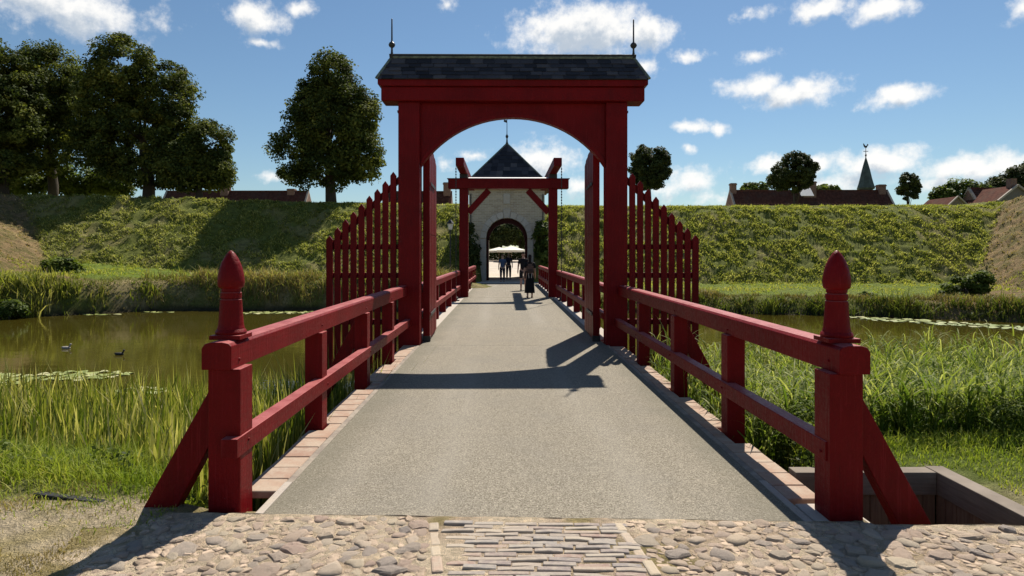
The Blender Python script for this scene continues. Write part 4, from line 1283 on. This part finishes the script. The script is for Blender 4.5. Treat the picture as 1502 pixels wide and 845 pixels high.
VV = np.concatenate([S1, L1]); QQ = np.concatenate([S2, L2 + len(S1)])
tt = np.concatenate([np.repeat(U(rng, .1, .6, n), _k), np.repeat(np.clip(f * .55 + rng.normal(.12, .2, len(li)), 0, 1), _k2)])
tag(link('reed_bed', mass_mesh('reed_bed', VV, QQ, tint=tt), REED), kind='stuff')
# weeds under both beds (broad small leaves)
rng = np.random.default_rng(103)
P_ = []
for (x0, x1, y0, y1, nn, hmax) in ((-7.5, -2.0, 5.0, 6.4, 15000, .30), (2.2, 9.0, 5.9, 6.7, 16000, .38), (-2.7, -1.98, 4.6, 9, 6000, .5), (2.2, 2.7, 5.2, 9, 5000, .5)):
    xx = U(rng, x0, x1, nn); yy = U(rng, y0, y1, nn)
    cl = fbm(xx * 2.2, yy * 2.2, 60, 3)
    kk = cl > .46
    xx, yy, cl = xx[kk], yy[kk], cl[kk]
    P_.append(np.stack([xx, yy, height(xx, yy) + rng.uniform(.02, 1, len(xx)) * hmax * sstep(.44, .66, cl)], 1))
P_ = np.concatenate(P_)
V_, Q_ = leaf_quads(P_, .038, rng)
tag(link('weeds', mass_mesh('weeds', V_, Q_, tint=np.repeat(U(rng, 0, 1, len(P_)), 4)), BUSHLEAF), kind='stuff')
# near grass
rng = np.random.default_rng(104)
def near_grass(name, x0, x1, y0, y1, nn, hfun, mat, w=(.004, .009), tsh=0.0, keepf=None):
    xx = U(rng, x0, x1, nn); yy = U(rng, y0, y1, nn)
    if keepf is not None:
        kk = keepf(xx, yy); xx, yy = xx[kk], yy[kk]
    m_ = len(xx); gg = height(xx, yy)
    hh = hfun(xx, yy) * U(rng, .5, 1.3, m_)
    grass_obj(name, np.stack([xx, yy, gg - .004], 1), hh, U(rng, w[0], w[1], m_), hh * np.abs(rng.normal(0, .7, m_)), U(rng, .0, .5, m_), 3, mat, rng,
              .5 + .5 * (fbm(xx * 1.5, yy * 1.5, 66, 3) - .5) * 2 * .7 + rng.normal(tsh, .16, m_))
def left_keep(x, y):
    n2 = fbm(x * 2.0, y * 2.0, 70, 3)
    return rng.uniform(0, 1, len(x)) < sstep(3.9, 4.8, y + (n2 - .5) * 1.4)
near_grass('grass', -8, -1.98, 3.6, 6.3, 30000, lambda x, y: lerp(.04, .34, sstep(4.3, 5.4, y)), LUSH, keepf=left_keep)
near_grass('dry_grass', -6, -1.35, 2.6, 4.9, 42000, lambda x, y: .034 + 0*x, STRAW, (.003, .007),
           keepf=lambda x, y: rng.uniform(0, 1, len(x)) < sstep(.42, .6, fbm(x * 2.3, y * 2.3, 71, 3)) * sstep(-1.3, -2.2, x + (y - 3.6) * .5) + .05)
inpit = lambda x, y: (x > 2.2) & (x < 3.45) & (y > 4.0) & (y < 5.16)
near_grass('grass', 2.3, 9, 4.05, 6.4, 26000, lambda x, y: lerp(.05, .16, sstep(5.2, 5.9, y)), LUSH, keepf=lambda x, y: ~inpit(x, y) & ((y > 5.1) | (x > 3.6)))
near_grass('dry_grass', 2.2, 7, 2.7, 4.3, 12000, lambda x, y: .026 + 0*x, STRAW, (.003, .006),
           keepf=lambda x, y: ~inpit(x, y) & (rng.uniform(0, 1, len(x)) < sstep(.46, .62, fbm(x * 2.5, y * 2.5, 72, 3)) * sstep(2.2, 3.0, x)))
# far banks and rampart turf
rng = np.random.default_rng(105)
def far_grass(name, nn, xr, dr, H_, W_, mat, tint0, lean=.6, keepf=None, segs=3):
    xx = U(rng, *xr, nn); yy = shore(xx) + U(rng, *dr, nn)
    if keepf is not None:
        kk = keepf(xx, yy); xx, yy = xx[kk], yy[kk]
    m_ = len(xx); gg = height(xx, yy)
    pp = fbm(xx * .9, yy * .9, 80, 3)
    hh = np.minimum(U(rng, *H_, m_) * (.2 + 1.8 * sstep(.25, .75, pp)), 1.1)
    grass_obj(name, np.stack([xx, yy, gg - .02], 1), hh, U(rng, *W_, m_), hh * np.abs(rng.normal(0, lean, m_)), U(rng, 0, .5, m_), segs, mat, rng, tint0 + (pp - .5) * .9 + rng.normal(0, .18, m_))
offdeck = lambda x, y: np.abs(x + .05) > 2.2
far_grass('bank_grass', 20000, (-28, -1.5), (.1, 3.4), (.2, .5), (.02, .05), STRAW, .32, keepf=lambda x, y: offdeck(x, y) & (x > -18 + 2 * rng.normal(size=len(x))))
far_grass('bank_grass', 9000, (-28, -1.5), (.2, 3.2), (.2, .5), (.02, .045), TURF, .4, keepf=offdeck)
far_grass('bank_reeds', 4500, (-27, -17.6), (-.3, 1.2), (.25, 1.0), (.03, .06), CATTAIL, .55, .35, keepf=lambda x, y: rng.uniform(0, 1, len(x)) < sstep(.35, .6, fbm(x * .8, y * .8, 95, 3)))
far_grass('bank_grass', 14000, (1.5, 30), (.2, 2.2), (.10, .30), (.02, .045), STRAW, .15, keepf=offdeck)
far_grass('bank_weeds', 5000, (1.5, 30), (-.1, .9), (.25, .55), (.025, .05), TURF, .0, .7, keepf=offdeck)
far_grass('meadow_grass', 16000, (-28, -1.5), (3, 11.5), (.06, .16), (.03, .05), LUSH, .7, keepf=lambda x, y: offdeck(x, y) & (y < 39.2))
far_grass('meadow_grass', 14000, (1.5, 29), (2, 11.5), (.06, .14), (.03, .05), LUSH, .75, keepf=lambda x, y: offdeck(x, y) & (y < 39.0))
def slope_turf(name, nn, xr, yr, mat, tint0, H_=(.10, .30), keepf=None):
    xx = U(rng, *xr, nn); yy = U(rng, *yr, nn)
    kk = np.abs(xx + .2) > 2.4
    if keepf is not None: kk &= keepf(xx, yy)
    xx, yy = xx[kk], yy[kk]; m_ = len(xx)
    gg = height(xx, yy); pp = fbm(xx * 1.6, yy * 1.6, 90, 3)
    kk = rng.uniform(0, 1, m_) < sstep(.3, .6, pp)
    xx, yy, gg, pp = xx[kk], yy[kk], gg[kk], pp[kk]; m_ = len(xx)
    hh = U(rng, *H_, m_)
    B_ = np.stack([xx, yy, gg - .03], 1)
    Vv, Qq, k = blades(B_, hh, U(rng, .025, .065, m_), hh * np.abs(rng.normal(.5, .5, m_)), U(rng, .1, .7, m_), 2, rng)
    Vv = Vv.reshape(m_, k, 3)
    Vv[:, :, 1] -= (np.linspace(0, 1, k)[None, :] ** 1.5) * (hh * .6)[:, None]           # tufts hang down the slope
    me = mass_mesh(name, Vv.reshape(-1, 3), Qq, tint=np.repeat(np.clip(tint0 + (pp - .5) * 1.0 + rng.normal(0, .28, m_), 0, 1), k))
    tag(link(name, me, mat), kind='stuff')
fl_r = lambda x, y: (x - 27.8) - (y - 38.8) * .94
fl_l = lambda x, y: (-27.6 - x) - np.clip((y - 38.8) * 1.0, -30, 30)
slope_turf('rampart_grass', 230000, (-38, 37), (38.4, 48.4), TURF, .46, (.08, .22), keepf=lambda x, y: (fl_r(x, y) < .3) & (fl_l(x, y) < .3))
slope_turf('rampart_hay', 12000, (27.6, 39), (34, 48.5), STRAW, .35, (.06, .18), keepf=lambda x, y: fl_r(x, y) > 0)
slope_turf('rampart_hay', 12000, (-38, -27), (33, 48.5), STRAW, .42, (.06, .18), keepf=lambda x, y: fl_l(x, y) > 0)

# ---- lily pads
pad_meshes = []
for q in range(3):
    m = MB(); pts = [(0, 0, 0)]
    for k in range(11):
        a = .18 + (2*math.pi - .36) * k / 10
        r = .5 * (1 + .06 * math.sin(3*a + q))
        pts.append((r * math.cos(a), r * math.sin(a), .014 * math.sin(2*a + q)))
    m.add(pts + [(p[0], p[1], p[2] - .008) for p in pts[1:]],
          [(0, k, k+1) for k in range(1, 11)] + [(k, k+11, k+12, k+1) for k in range(1, 11)])
    pad_meshes.append(m.mesh('lily_pad'))
PR = random.Random(5)
def pads(nn, fx, size, label, group):
    got = []
    tries = 0
    while len(got) < nn and tries < nn * 30:
        tries += 1
        x, y = fx()
        s = PR.uniform(*size)
        if any((x-a)**2 + (y-b)**2 < ((s + c) * .44)**2 for a, b, c in got): continue
        got.append((x, y, s))
        o = link('lily_pad', pad_meshes[PR.randrange(3)], PADLEAF, None, (x, y, WATER_Z + .012 + PR.uniform(0, .01)),
                 (PR.uniform(-.035, .035), PR.uniform(-.035, .035), PR.uniform(0, 6.28)))
        o.scale = (s, s, 1)
        tag(o, label, 'lily pad', group)
def ell(cx, cy, rx, ry, rot=0.0):
    def f():
        while True:
            u, v = PR.uniform(-1, 1), PR.uniform(-1, 1)
            if u*u + v*v < 1: break
        u *= rx; v *= ry
        return cx + u * math.cos(rot) - v * math.sin(rot), cy + u * math.sin(rot) + v * math.cos(rot)
    return f
pads(110, ell(18.0, 25.9, 4.6, .8, -.78), (.28, .5), 'pale lily pad in the long raft by the far right bank', 'lily pads in the far right raft')
pads(42, ell(-10.9, 31.0, 2.2, .55, .15), (.25, .42), 'lily pad in the raft behind the left acorn post', 'lily pads behind the left acorn post')
pads(7, ell(-19.0, 30.0, .8, .18), (.3, .45), 'lily pad in the thin strip beneath the far left reeds', 'lily pads in the far left strip')
pads(5, ell(-17.0, 31.2, .7, .15), (.3, .42), 'lily pad in the small strip by the left bank foot', 'lily pads by the left bank foot')
pads(42, ell(-10.0, 14.9, 1.15, .55, .1), (.2, .34), 'lily pad in the green raft behind the left reeds', 'lily pads in the near left raft')
pads(55, ell(-11.9, 14.2, 1.3, .9), (.2, .34), 'lily pad in the raft at the left edge of the picture', 'lily pads at the left edge')
pads(14, ell(-7.6, 13.2, .7, .4), (.18, .3), 'lily pad half hidden by the tops of the left reeds', 'lily pads half hidden by left reeds')

# ---- ducks
def duck(x, y, rz, body, head, label):
    t = empty('duck', (x, y, WATER_Z), rz); t.scale = (.5, .5, .5); tag(t, label, 'duck', 'ducks on the moat')
    bm = bmesh.new()
    bmesh.ops.create_uvsphere(bm, u_segments=14, v_segments=9, radius=1)
    for v in bm.verts:
        p = v.co.copy()
        v.co = Vector((p.x * .24, p.y * .12 * (1 - .25 * max(0, -p.x)), p.z * .10 + .05 + .09 * max(0, -p.x - .45)))
    me = bpy.data.meshes.new('body'); bm.to_mesh(me); bm.free()
    me.polygons.foreach_set('use_smooth', [True] * len(me.polygons))
    link('body', me, body, t)
    m = MB(); m.tube([(.16, 0, .08), (.20, 0, .17), (.22, 0, .23)], [.055, .04, .042], 8); m.lathe([(.012, -.055), (.045, -.035), (.056, 0), (.045, .035), (.012, .055)], (.235, 0, .25), 10)
    m.build('head', head, t, smooth=True)
    m = MB(); m.tube([(.28, 0, .245), (.33, 0, .235), (.35, 0, .235)], [.022, .02, .008], 6); m.build('bill', plain('bill', (.3, .2, .06), .5), t)
duck(*at(110, 0, 19.6)[:1], 19.2, R(20), plain('duck_pale', (.34, .31, .27), .7), plain('duck_head_pale', (.3, .28, .25), .7), 'paler duck swimming on the moat at the left')
duck(at(181, 0, 18.2)[0], 18.0, R(15), plain('duck_dark', (.03, .028, .025), .6), plain('duck_head_dark', (.02, .02, .022), .5), 'black duck swimming right of the paler duck')

# ================================================================== FOREGROUND PAVING
paving = None
pxs, pys = np.arange(-3.0, 4.4, .04), np.arange(2.3, 4.36, .035)
PX_, PY_ = np.meshgrid(pxs, pys)
yedge = 4.160 - .0365 * PX_
PYc = np.minimum(PY_, np.where(np.abs(PX_) < 2.25, yedge - .003, 4.04 + .06 * (fbm(PX_ * 2, PX_ * 0, 7, 2) - .5)))
PZ_ = .004 + .016 * fbm(PX_ * 7, PY_ * 7, 31, 4) - .03 * sstep(-2.2, -3.0, PX_) - .03 * sstep(3.4, 4.2, PX_)
nn2 = fbm(PX_ * 2.2, PY_ * 2.2, 33, 4)
w3 = lambda t: np.clip(t, 0, 1)[..., None]
A3 = lambda *c: np.array(c)[None, None, :]
pc = lerp(A3(.74, .60, .43), A3(.60, .46, .33), w3(sstep(.4, .65, nn2)))
pc = lerp(pc, A3(.36, .29, .14), w3(sstep(.62, .8, nn2 + .3 * sstep(-1.2, -2.6, PX_ + (PY_ - 3.5) * .6) + .15 * sstep(2.5, 3.3, PX_))))
ii = np.arange(PX_.size).reshape(PX_.shape)
qq = np.stack([ii[:-1, :-1], ii[:-1, 1:], ii[1:, 1:], ii[1:, :-1]], -1).reshape(-1, 4)
paving = tag(link('paving', mass_mesh('paving', np.stack([PX_, PYc, PZ_], -1).reshape(-1, 3), qq, col=pc.reshape(-1, 3), smooth=True), groundmat('sand_bed', .8, 16.0)), kind='structure')
# cobbles
def cobble_mesh(seed):
    rr = random.Random(seed)
    m = MB(); n = 9
    el_ = rr.uniform(.62, .95)
    rad = [1 + rr.uniform(-.32, .26) for _ in range(n)]
    ring = lambda k, z: [(k * rad[i] * .5 * math.cos(2*math.pi*i/n), k * rad[i] * .5 * el_ * math.sin(2*math.pi*i/n), z + rr.uniform(-.03, .03)) for i in range(n)]
    vs = ring(1, -.2) + ring(1.0, .10) + ring(.86, .20) + ring(.5, .24) + [(rr.uniform(-.1, .1), rr.uniform(-.1, .1), .25)]
    fs = []
    for L_ in range(3):
        for i in range(n):
            j = (i + 1) % n
            fs.append((L_*n+i, L_*n+j, (L_+1)*n+j, (L_+1)*n+i))
    fs += [(3*n+i, 3*n+(i+1) % n, 4*n) for i in range(n)]
    m.add(vs, fs)
    return m.mesh('cobble', smooth=seed % 3 == 0)
CM = [cobble_mesh(i) for i in range(14)]
SMALLCOB = plain('small_cobble_stone', (.34, .26, .19), .9, .2, .45, 9)
strip_c = lambda y: .09 + (4.1 - y) * .15
rr = random.Random(3)
placed = []
def try_cobble(x, y, s):
    if abs(x - strip_c(y)) < .60 + s*.45: return
    if y + s*.42 > 4.16 - .0365*x - .01: return
    if x > 2.25 and y > 3.98: return
    if any((x-a)**2 + ((y-b)*1.15)**2 < ((s+c)*.345)**2 for a, b, c in placed): return
    placed.append((x, y, s))
for k in range(22000):
    x = rr.uniform(-2.3, 3.1); y = rr.uniform(3.2, 4.14)
    if x < -1.5 and rr.random() < .6: continue
    s = rr.choice((.09, .10, .11, .12, .13, .15, .17)) if k < 1600 else (rr.choice((.065, .075, .085)) if k < 6000 else rr.choice((.045, .055, .06)))
    try_cobble(x, y, s)
placed.sort(key=lambda p: -p[2])
for x, y, s in placed[:290]:
    o = link('cobble', CM[rr.randrange(14)], COBBLE, paving, (x, y, .006 - s * .02), (rr.uniform(-.16, .16), rr.uniform(-.16, .16), rr.uniform(0, 6.28)))
    o.scale = (s, s, s * rr.uniform(.45, .85))
m = MB()
for x, y, s in placed[290:]:
    src = CM[rr.randrange(14)]
    M4 = Matrix.LocRotScale(Vector((x, y, .006 - s * .02)), Euler((rr.uniform(-.2, .2), rr.uniform(-.2, .2), rr.uniform(0, 6.28))), Vector((s, s, s * rr.uniform(.5, 1.0))))
    m.add([M4 @ v.co for v in src.vertices], [tuple(p.vertices) for p in src.polygons])
tag(m.build('small_cobbles', SMALLCOB, paving), kind='stuff')
# brick strip and its edging
BMs = []
for q in range(4):
    r2 = random.Random(q); L_ = (.18, .2, .215, .16)[q]
    m = MB(); j = lambda: r2.uniform(-.003, .003)
    m.add([(-L_/2+j(), -.021+j(), -.06), (L_/2+j(), -.021+j(), -.06), (L_/2+j(), .021+j(), -.06), (-L_/2+j(), .021+j(), -.06),
           (-L_/2+j(), -.021+j(), .012+j()), (0, -.021+j(), .015+j()), (L_/2+j(), -.021+j(), .012+j()), (L_/2+j(), .021+j(), .012+j()), (0, .021+j(), .015+j()), (-L_/2+j(), .021+j(), .012+j())],
          [(0,3,2,1), (4,5,8,9), (5,6,7,8), (0,1,6,5,4), (1,2,7,6), (2,3,9,8,7), (3,0,4,9)])
    BMs.append((L_, m.mesh('brick')))
sa_ = math.atan(.15)
y = 4.045; row = 0
while y > 3.0:
    c = strip_c(y)
    x = -.52 + (row % 2) * -.0 + rr.uniform(-.01, .01) - (.1 if row % 2 else 0)
    while x < .50:
        L_, me = BMs[rr.randrange(4)]
        if x + L_ > .53:
            L_, me = BMs[3]
        if x > -.6:
            link('brick', me, CLINKER, paving, (c + x + L_/2, y - (x + .1) * .03 + rr.uniform(-.004, .004), .005 + rr.uniform(-.006, .006)),
                 (rr.uniform(-.03, .03), rr.uniform(-.03, .03), -.03 + rr.uniform(-.025, .025)), .004, 1)
        x += L_ + rr.uniform(.006, .016)
    y -= rr.uniform(.049, .055); row += 1
for s in (-1, 1):
    y = 4.06
    while y > 3.05:
        L_ = rr.uniform(.11, .2)
        m = MB(); m.box(-.032, .032, -L_/2, L_/2, -.06, .03)
        m.build('edge_stone', COBBLE, paving, bevel=.012, loc=(strip_c(y - L_/2) + s * .575, y - L_/2, rr.uniform(-.018, -.006)), rot=(0, rr.uniform(-.08, .08), sa_ + rr.uniform(-.06, .06)))
        y -= L_ + .012

# ---- timber lined pit at the right
pit = empty('retaining_wall', (2.82, 5.08, 0))
tag(pit, 'low weathered timber retaining wall with grey cap beams around the pit at lower right', 'retaining wall')
PO = (2.82, 5.08, 0)
m = BM(*PO); m.box(2.20, 3.285, 4.985, 5.12, -.155, .02); m.build('cap_beam', GREYWOODX, pit, bevel=.006)
m = BM(*PO); m.box(3.29, 3.43, 3.55, 5.14, -.155, .022); m.build('cap_beam', GREYWOODX, pit, bevel=.006)
x = 2.21
while x < 3.33:
    w = random.uniform(.12, .15)
    m = BM(*PO); m.box(x, min(x+w-.006, 3.30), 5.03, 5.06, -.9, -.157); m.build('plank', PLANKWOOD, pit); x += w
y = 4.0
while y < 5.0:
    w = random.uniform(.12, .15)
    m = BM(*PO); m.box(3.305, 3.335, y, min(y+w-.006, 5.02), -.9, -.157); m.build('plank', PLANKWOOD, pit); y += w
m = MB(); m.beam((-.30, .02, .0), (.24, -.05, -.03), .06, .05, (0, 1, 0))
o = m.build('plank', BLACKWOOD, None, bevel=.006, loc=(-3.02, 4.52, .004), rot=(0, R(1), 0))
tag(o, 'black tarred plank lying in the grass at the lower left', 'plank')

# ---- street lamp
lx, ly = at(660.5, 0, 36)[0], 36
t = empty('street_lamp', (lx, ly, hz(lx, ly))); tag(t, 'black lantern on a slim post left of the drawbridge frame', 'street lamp')
H0 = Z(337, 36) - t.location.z
m = MB(); m.lathe([(.09, -.1), (.09, .35), (.06, .42), (.045, .5), (.035, H0 - .12), (.06, H0 - .1), (.05, H0)], n=10); m.build('post', IRON, t, smooth=False)
m = MB(); m.lathe([(.10, H0 + .01), (.17, H0 + .33)], n=6); m.build('lantern_glass', plain('frosted_glass', (.75, .74, .70), .3), t)
m = MB(); m.lathe([(.23, H0 + .335), (.20, H0 + .38), (.10, H0 + .5), (.05, H0 + .55), (.02, H0 + .62)], n=6); m.build('lantern_cap', IRON, t)

# ---- parasols on the square behind the arch
CANVAS = plain('canvas', (.72, .68, .58), .8, .2, .08)
def parasol(x, y, r, ze, zp, label):
    z0 = hz(x, y)
    t = empty('parasol', (x, y, z0)); tag(t, label, 'parasol', 'cafe parasols beyond the arch')
    m = MB()
    n = 8
    pk = (0, 0, zp - z0)
    ring = [(r * math.cos(2*math.pi*(k+.5)/n), r * math.sin(2*math.pi*(k+.5)/n), ze - z0) for k in range(n)]
    low = [(p[0], p[1], p[2] - .22) for p in ring]
    m.add([pk] + ring + low, [(0, 1+k, 1+(k+1) % n) for k in range(n)] + [(1+k, 1+n+k, 1+n+(k+1) % n, 1+(k+1) % n) for k in range(n)])
    m.build('canopy', CANVAS, t)
    m = MB(); m.lathe([(.25, 0), (.25, .06), (.035, .08), (.03, zp - z0)], n=8); m.build('pole', PLANKWOOD, t)
parasol(at(732, 0, 74)[0], 74, 1.55, Z(367.5, 74), Z(362.5, 74), 'left of the two pale parasols seen through the arch')
parasol(at(750, 0, 72)[0], 72, 1.75, Z(367, 72), Z(361, 72), 'right of the two pale parasols seen through the arch')
hx0 = at(745, 0, 77)[0]
rng = np.random.default_rng(44)
n = 9000
P_ = np.stack([U(rng, -3.6, 3.6, n), U(rng, -.5, .5, n), U(rng, 0, 1.35, n)], 1)
V_, Q_ = leaf_quads(P_, .16, rng)
o = link('hedge', mass_mesh('hedge', V_, Q_, tint=np.repeat(U(rng, 0, .7, n), 4)), DARKLEAF, None, (hx0, 77, 1.0))
tag(o, 'dark clipped hedge behind the parasols beyond the arch', 'hedge')

# ================================================================== PEOPLE
SKIN = plain('skin', (.42, .25, .18), .55, .35, .08)
CLOTH = {}
def cloth(name, col):
    if name not in CLOTH: CLOTH[name] = plain(name, col, .85, .15, .18, 30)
    return CLOTH[name]
def skin_obj(name, verts, edges, radii, mat, parent, sub=2):
    me = bpy.data.meshes.new(name)
    me.from_pydata(verts, edges, [])
    o = link(name, me, None, parent)
    md = o.modifiers.new('skin', 'SKIN'); md.use_smooth_shade = True
    if not me.skin_vertices:
        bm = bmesh.new(); bm.from_mesh(me); bm.verts.layers.skin.verify(); bm.to_mesh(me); bm.free()
    for sv, r in zip(me.skin_vertices[0].data, radii):
        sv.radius = (r, r) if not isinstance(r, tuple) else r
        sv.use_root = False
    me.skin_vertices[0].data[0].use_root = True
    sb = o.modifiers.new('sub', 'SUBSURF'); sb.levels = sub; sb.render_levels = sub
    me.materials.append(mat)
    return o
def person(x, y, rz, H, label, stride=.2, armsw=.12, top=('shirt', (.02, .02, .022)), bottom='shorts', bcol=('shorts', (.03, .03, .035)), hair=(.05, .035, .025), hair_long=False,
           shoe=(.02, .02, .02), z=0.0, bag=None, hat=None, group='people walking towards the arch'):
    t = empty('person', (x, y, z), rz); tag(t, label, 'person', group)
    k = H / 1.75
    S = lambda *p: (p[0]*k, p[1]*k, p[2]*k)
    V_, E_, R_ = [], [], []
    def v(p, r, prev=None):
        V_.append(S(*p)); R_.append(tuple(q*k for q in r) if isinstance(r, tuple) else r*k)
        if prev is not None: E_.append((prev, len(V_) - 1))
        return len(V_) - 1
    pel = v((0, 0, .95), (.135, .105)); wa = v((0, .005, 1.08), (.125, .095), pel); ch = v((0, .0, 1.28), (.15, .105), wa)
    up = v((0, 0, 1.40), (.10, .085), ch); nk = v((0, .005, 1.49), .052, up); jaw = v((0, .03, 1.565), (.062, .07), nk); hd = v((0, .015, 1.65), (.076, .088), jaw); cr = v((0, .01, 1.725), (.05, .06), hd)
    v((0, .115, 1.61), (.012, .016), jaw)                            # nose
    for s in (-1, 1):
        v((s*.083, .01, 1.61), (.010, .02), hd)                      # ears
        sh = v((s*.165, 0, 1.40), .058, up)
        a = s * armsw
        eb = v((s*.225, -.02 + a*.5, 1.13), .041, sh); wr = v((s*.245, .04 + a*1.3, .90), .027, eb)
        pm = v((s*.245, .055 + a*1.5, .83), (.020, .036), wr)
        for q in range(4):
            f1 = v((s*(.246 + .002*q), .035 + a*1.6 + .018*q, .775 - .004*(q % 3)), .0085, pm)
            v((s*.238, .040 + a*1.6 + .018*q, .735 + .006*abs(q - 1.5)), .007, f1)
        th = v((s*.236, .105 + a*1.5, .825), .010, pm); v((s*.234, .118 + a*1.55, .79), .008, th)
        hp = v((s*.09, 0, .88), (.088, .095), pel)
        d = s * stride
        kn = v((s*.10, d*.45 + .03, .50), .056, hp); cf = v((s*.10, d*.75 - .02, .33), .055, kn); an = v((s*.10, d - .03, .085), .036, cf)
        he = v((s*.10, d - .05, .04), .036, an); v((s*.105, d + .13, .028), (.036, .024), he)
    skin_obj('body', V_, E_, R_, SKIN, t)
    # head details
    for s in (-1, 1):
        m = MB(); m.lathe([(.004, -.008), (.010, 0), (.004, .008)], S(s*.03, .095, 1.64), 6); m.build('eye', cloth('eye', (.02, .02, .02)), t)
    if hat is None:
        hv = [S(0, .045, 1.735), S(0, -.01, 1.735), S(0, -.055, 1.67)]; hr = [.055*k, .08*k, .075*k]
        if hair_long: hv += [S(0, -.075, 1.55), S(0, -.085, 1.42)]; hr += [.07*k, .05*k]
        skin_obj('hair', hv, [(i, i+1) for i in range(len(hv)-1)], hr, cloth('hair_%d' % int(sum(hair)*1000), hair), t)
    # shirt
    V_, E_, R_ = [], [], []
    pel = v((0, 0, .88), (.155, .128)); wa = v((0, .005, 1.08), (.145, .115), pel); ch = v((0, 0, 1.28), (.168, .125), wa); up = v((0, 0, 1.405), (.118, .10), ch); v((0, 0, 1.47), .066, up)
    for s in (-1, 1):
        sh = v((s*.17, 0, 1.40), .072, up); v((s*.215, -.012 + s*armsw*.35, 1.20), .062, sh)
    skin_obj('shirt', V_, E_, R_, cloth(*top), t)
    if bottom == 'shorts' or bottom == 'trousers':
        V_, E_, R_ = [], [], []
        pel = v((0, 0, .96), (.145, .118))
        for s in (-1, 1):
            d = s * stride
            hp = v((s*.092, 0, .86), (.105, .11), pel); kn = v((s*.10, d*.42 + .02, .52), .080, hp)
            if bottom == 'trousers': v((s*.10, d*.92 - .03, .12), .062, kn)
        skin_obj(bottom, V_, E_, R_, cloth(*bcol), t)
    else:
        m = MB(); n = 24
        prof = [(.13, .105, 1.06), (.15, .12, .95), (.165, .14, .8), (.185, .17, .55), (.205, .20, .30), (.215, .215, .20)]
        vs, fs = [], []
        for i, (rx, ry, zz_) in enumerate(prof):
            for q in range(n):
                a = 2*math.pi*q/n
                w = 1 + .06 * math.sin(5*a) * i / 5
                vs.append(S(rx*w*math.cos(a), ry*w*math.sin(a), zz_))
        for i in range(len(prof) - 1):
            for q in range(n): fs.append((i*n+q, i*n+(q+1) % n, (i+1)*n+(q+1) % n, (i+1)*n+q))
        m.add(vs, fs); m.build('skirt', cloth(*bcol), t, smooth=True)
    for s in (-1, 1):
        d = s * stride
        skin_obj('shoe', [S(s*.10, d-.055, .045), S(s*.103, d+.05, .042), S(s*.106, d+.15, .03)], [(0, 1), (1, 2)], [.048*k, .046*k, .040*k], cloth('shoe_%d' % int(sum(shoe)*1000), shoe), t, 1)
    return t
def wp(px, Yd): return at(px, 0, Yd)[0]
p1 = person(wp(777, 25.4), 25.35, R(2), 1.66, 'person in a long black skirt with a brown backpack, nearest of the walkers', .13, .10, ('black_top', (.012, .012, .014)), 'skirt', ('black_skirt', (.010, .010, .011)),
       (.02, .015, .015), True)
def backpack(p, k, col):
    t = empty('backpack', p.location, p.rotation_euler.z)
    tag(t, 'brown backpack with pale straps on the back of the nearest walker', 'backpack')
    bm = bmesh.new(); bmesh.ops.create_cube(bm, size=1)
    bmesh.ops.bevel(bm, geom=list(bm.edges), offset=.22, segments=3, affect='EDGES')
    for v in bm.verts: v.co = Vector((v.co.x * .29 * (1 - .15*max(0, v.co.z)), v.co.y * .15 - .195, v.co.z * .40 + 1.20)) * k
    me = bpy.data.meshes.new('bag'); bm.to_mesh(me); bm.free()
    link('bag', me, cloth('brown_canvas', (.12, .075, .06)), t)
    m = MB(); m.box(-.10*k, .10*k, -.30*k, -.265*k, 1.05*k, 1.18*k); m.build('pocket', cloth('dark_canvas', (.06, .04, .035)), t, bevel=.012)
    for s in (-1, 1):
        m = MB(); m.beam((s*.07*k, -.272*k, 1.02*k), (s*.05*k, -.285*k, .82*k), .025, .01, (1, 0, 0)); m.build('strap', cloth('pale_strap', (.4, .36, .32)), t)
        m = MB(); m.tube([(s*.09*k, -.13*k, 1.38*k), (s*.105*k, -.03*k, 1.475*k), (s*.11*k, .10*k, 1.38*k), (s*.12*k, .135*k, 1.25*k), (s*.14*k, -.10*k, 1.05*k)], .018*k, 6); m.build('shoulder_strap', cloth('dark_canvas', (.06, .04, .035)), t)
backpack(p1, 1.66/1.75, None)
person(wp(767.5, 30.6), 30.6, R(-2), 1.79, 'person in a black t-shirt and dark shorts walking beside the backpack wearer', .16, .10, ('black_tee', (.014, .014, .016)), 'shorts', ('dark_shorts', (.02, .02, .024)), (.06, .045, .035))
person(wp(737, 39.6), 39.6, R(3), 1.68, 'person in a blue shirt and dark trousers in the shade of the arch', .08, .14, ('blue_shirt', (.055, .085, .16)), 'trousers', ('navy_trousers', (.02, .024, .045)), (.10, .07, .05))
person(wp(746, 43.6), 43.6, R(-3), 1.78, 'fair haired person in a dark top just inside the arch', .12, .10, ('navy_top', (.03, .032, .05)), 'trousers', ('dark_trousers', (.025, .025, .035)), (.42, .33, .2))
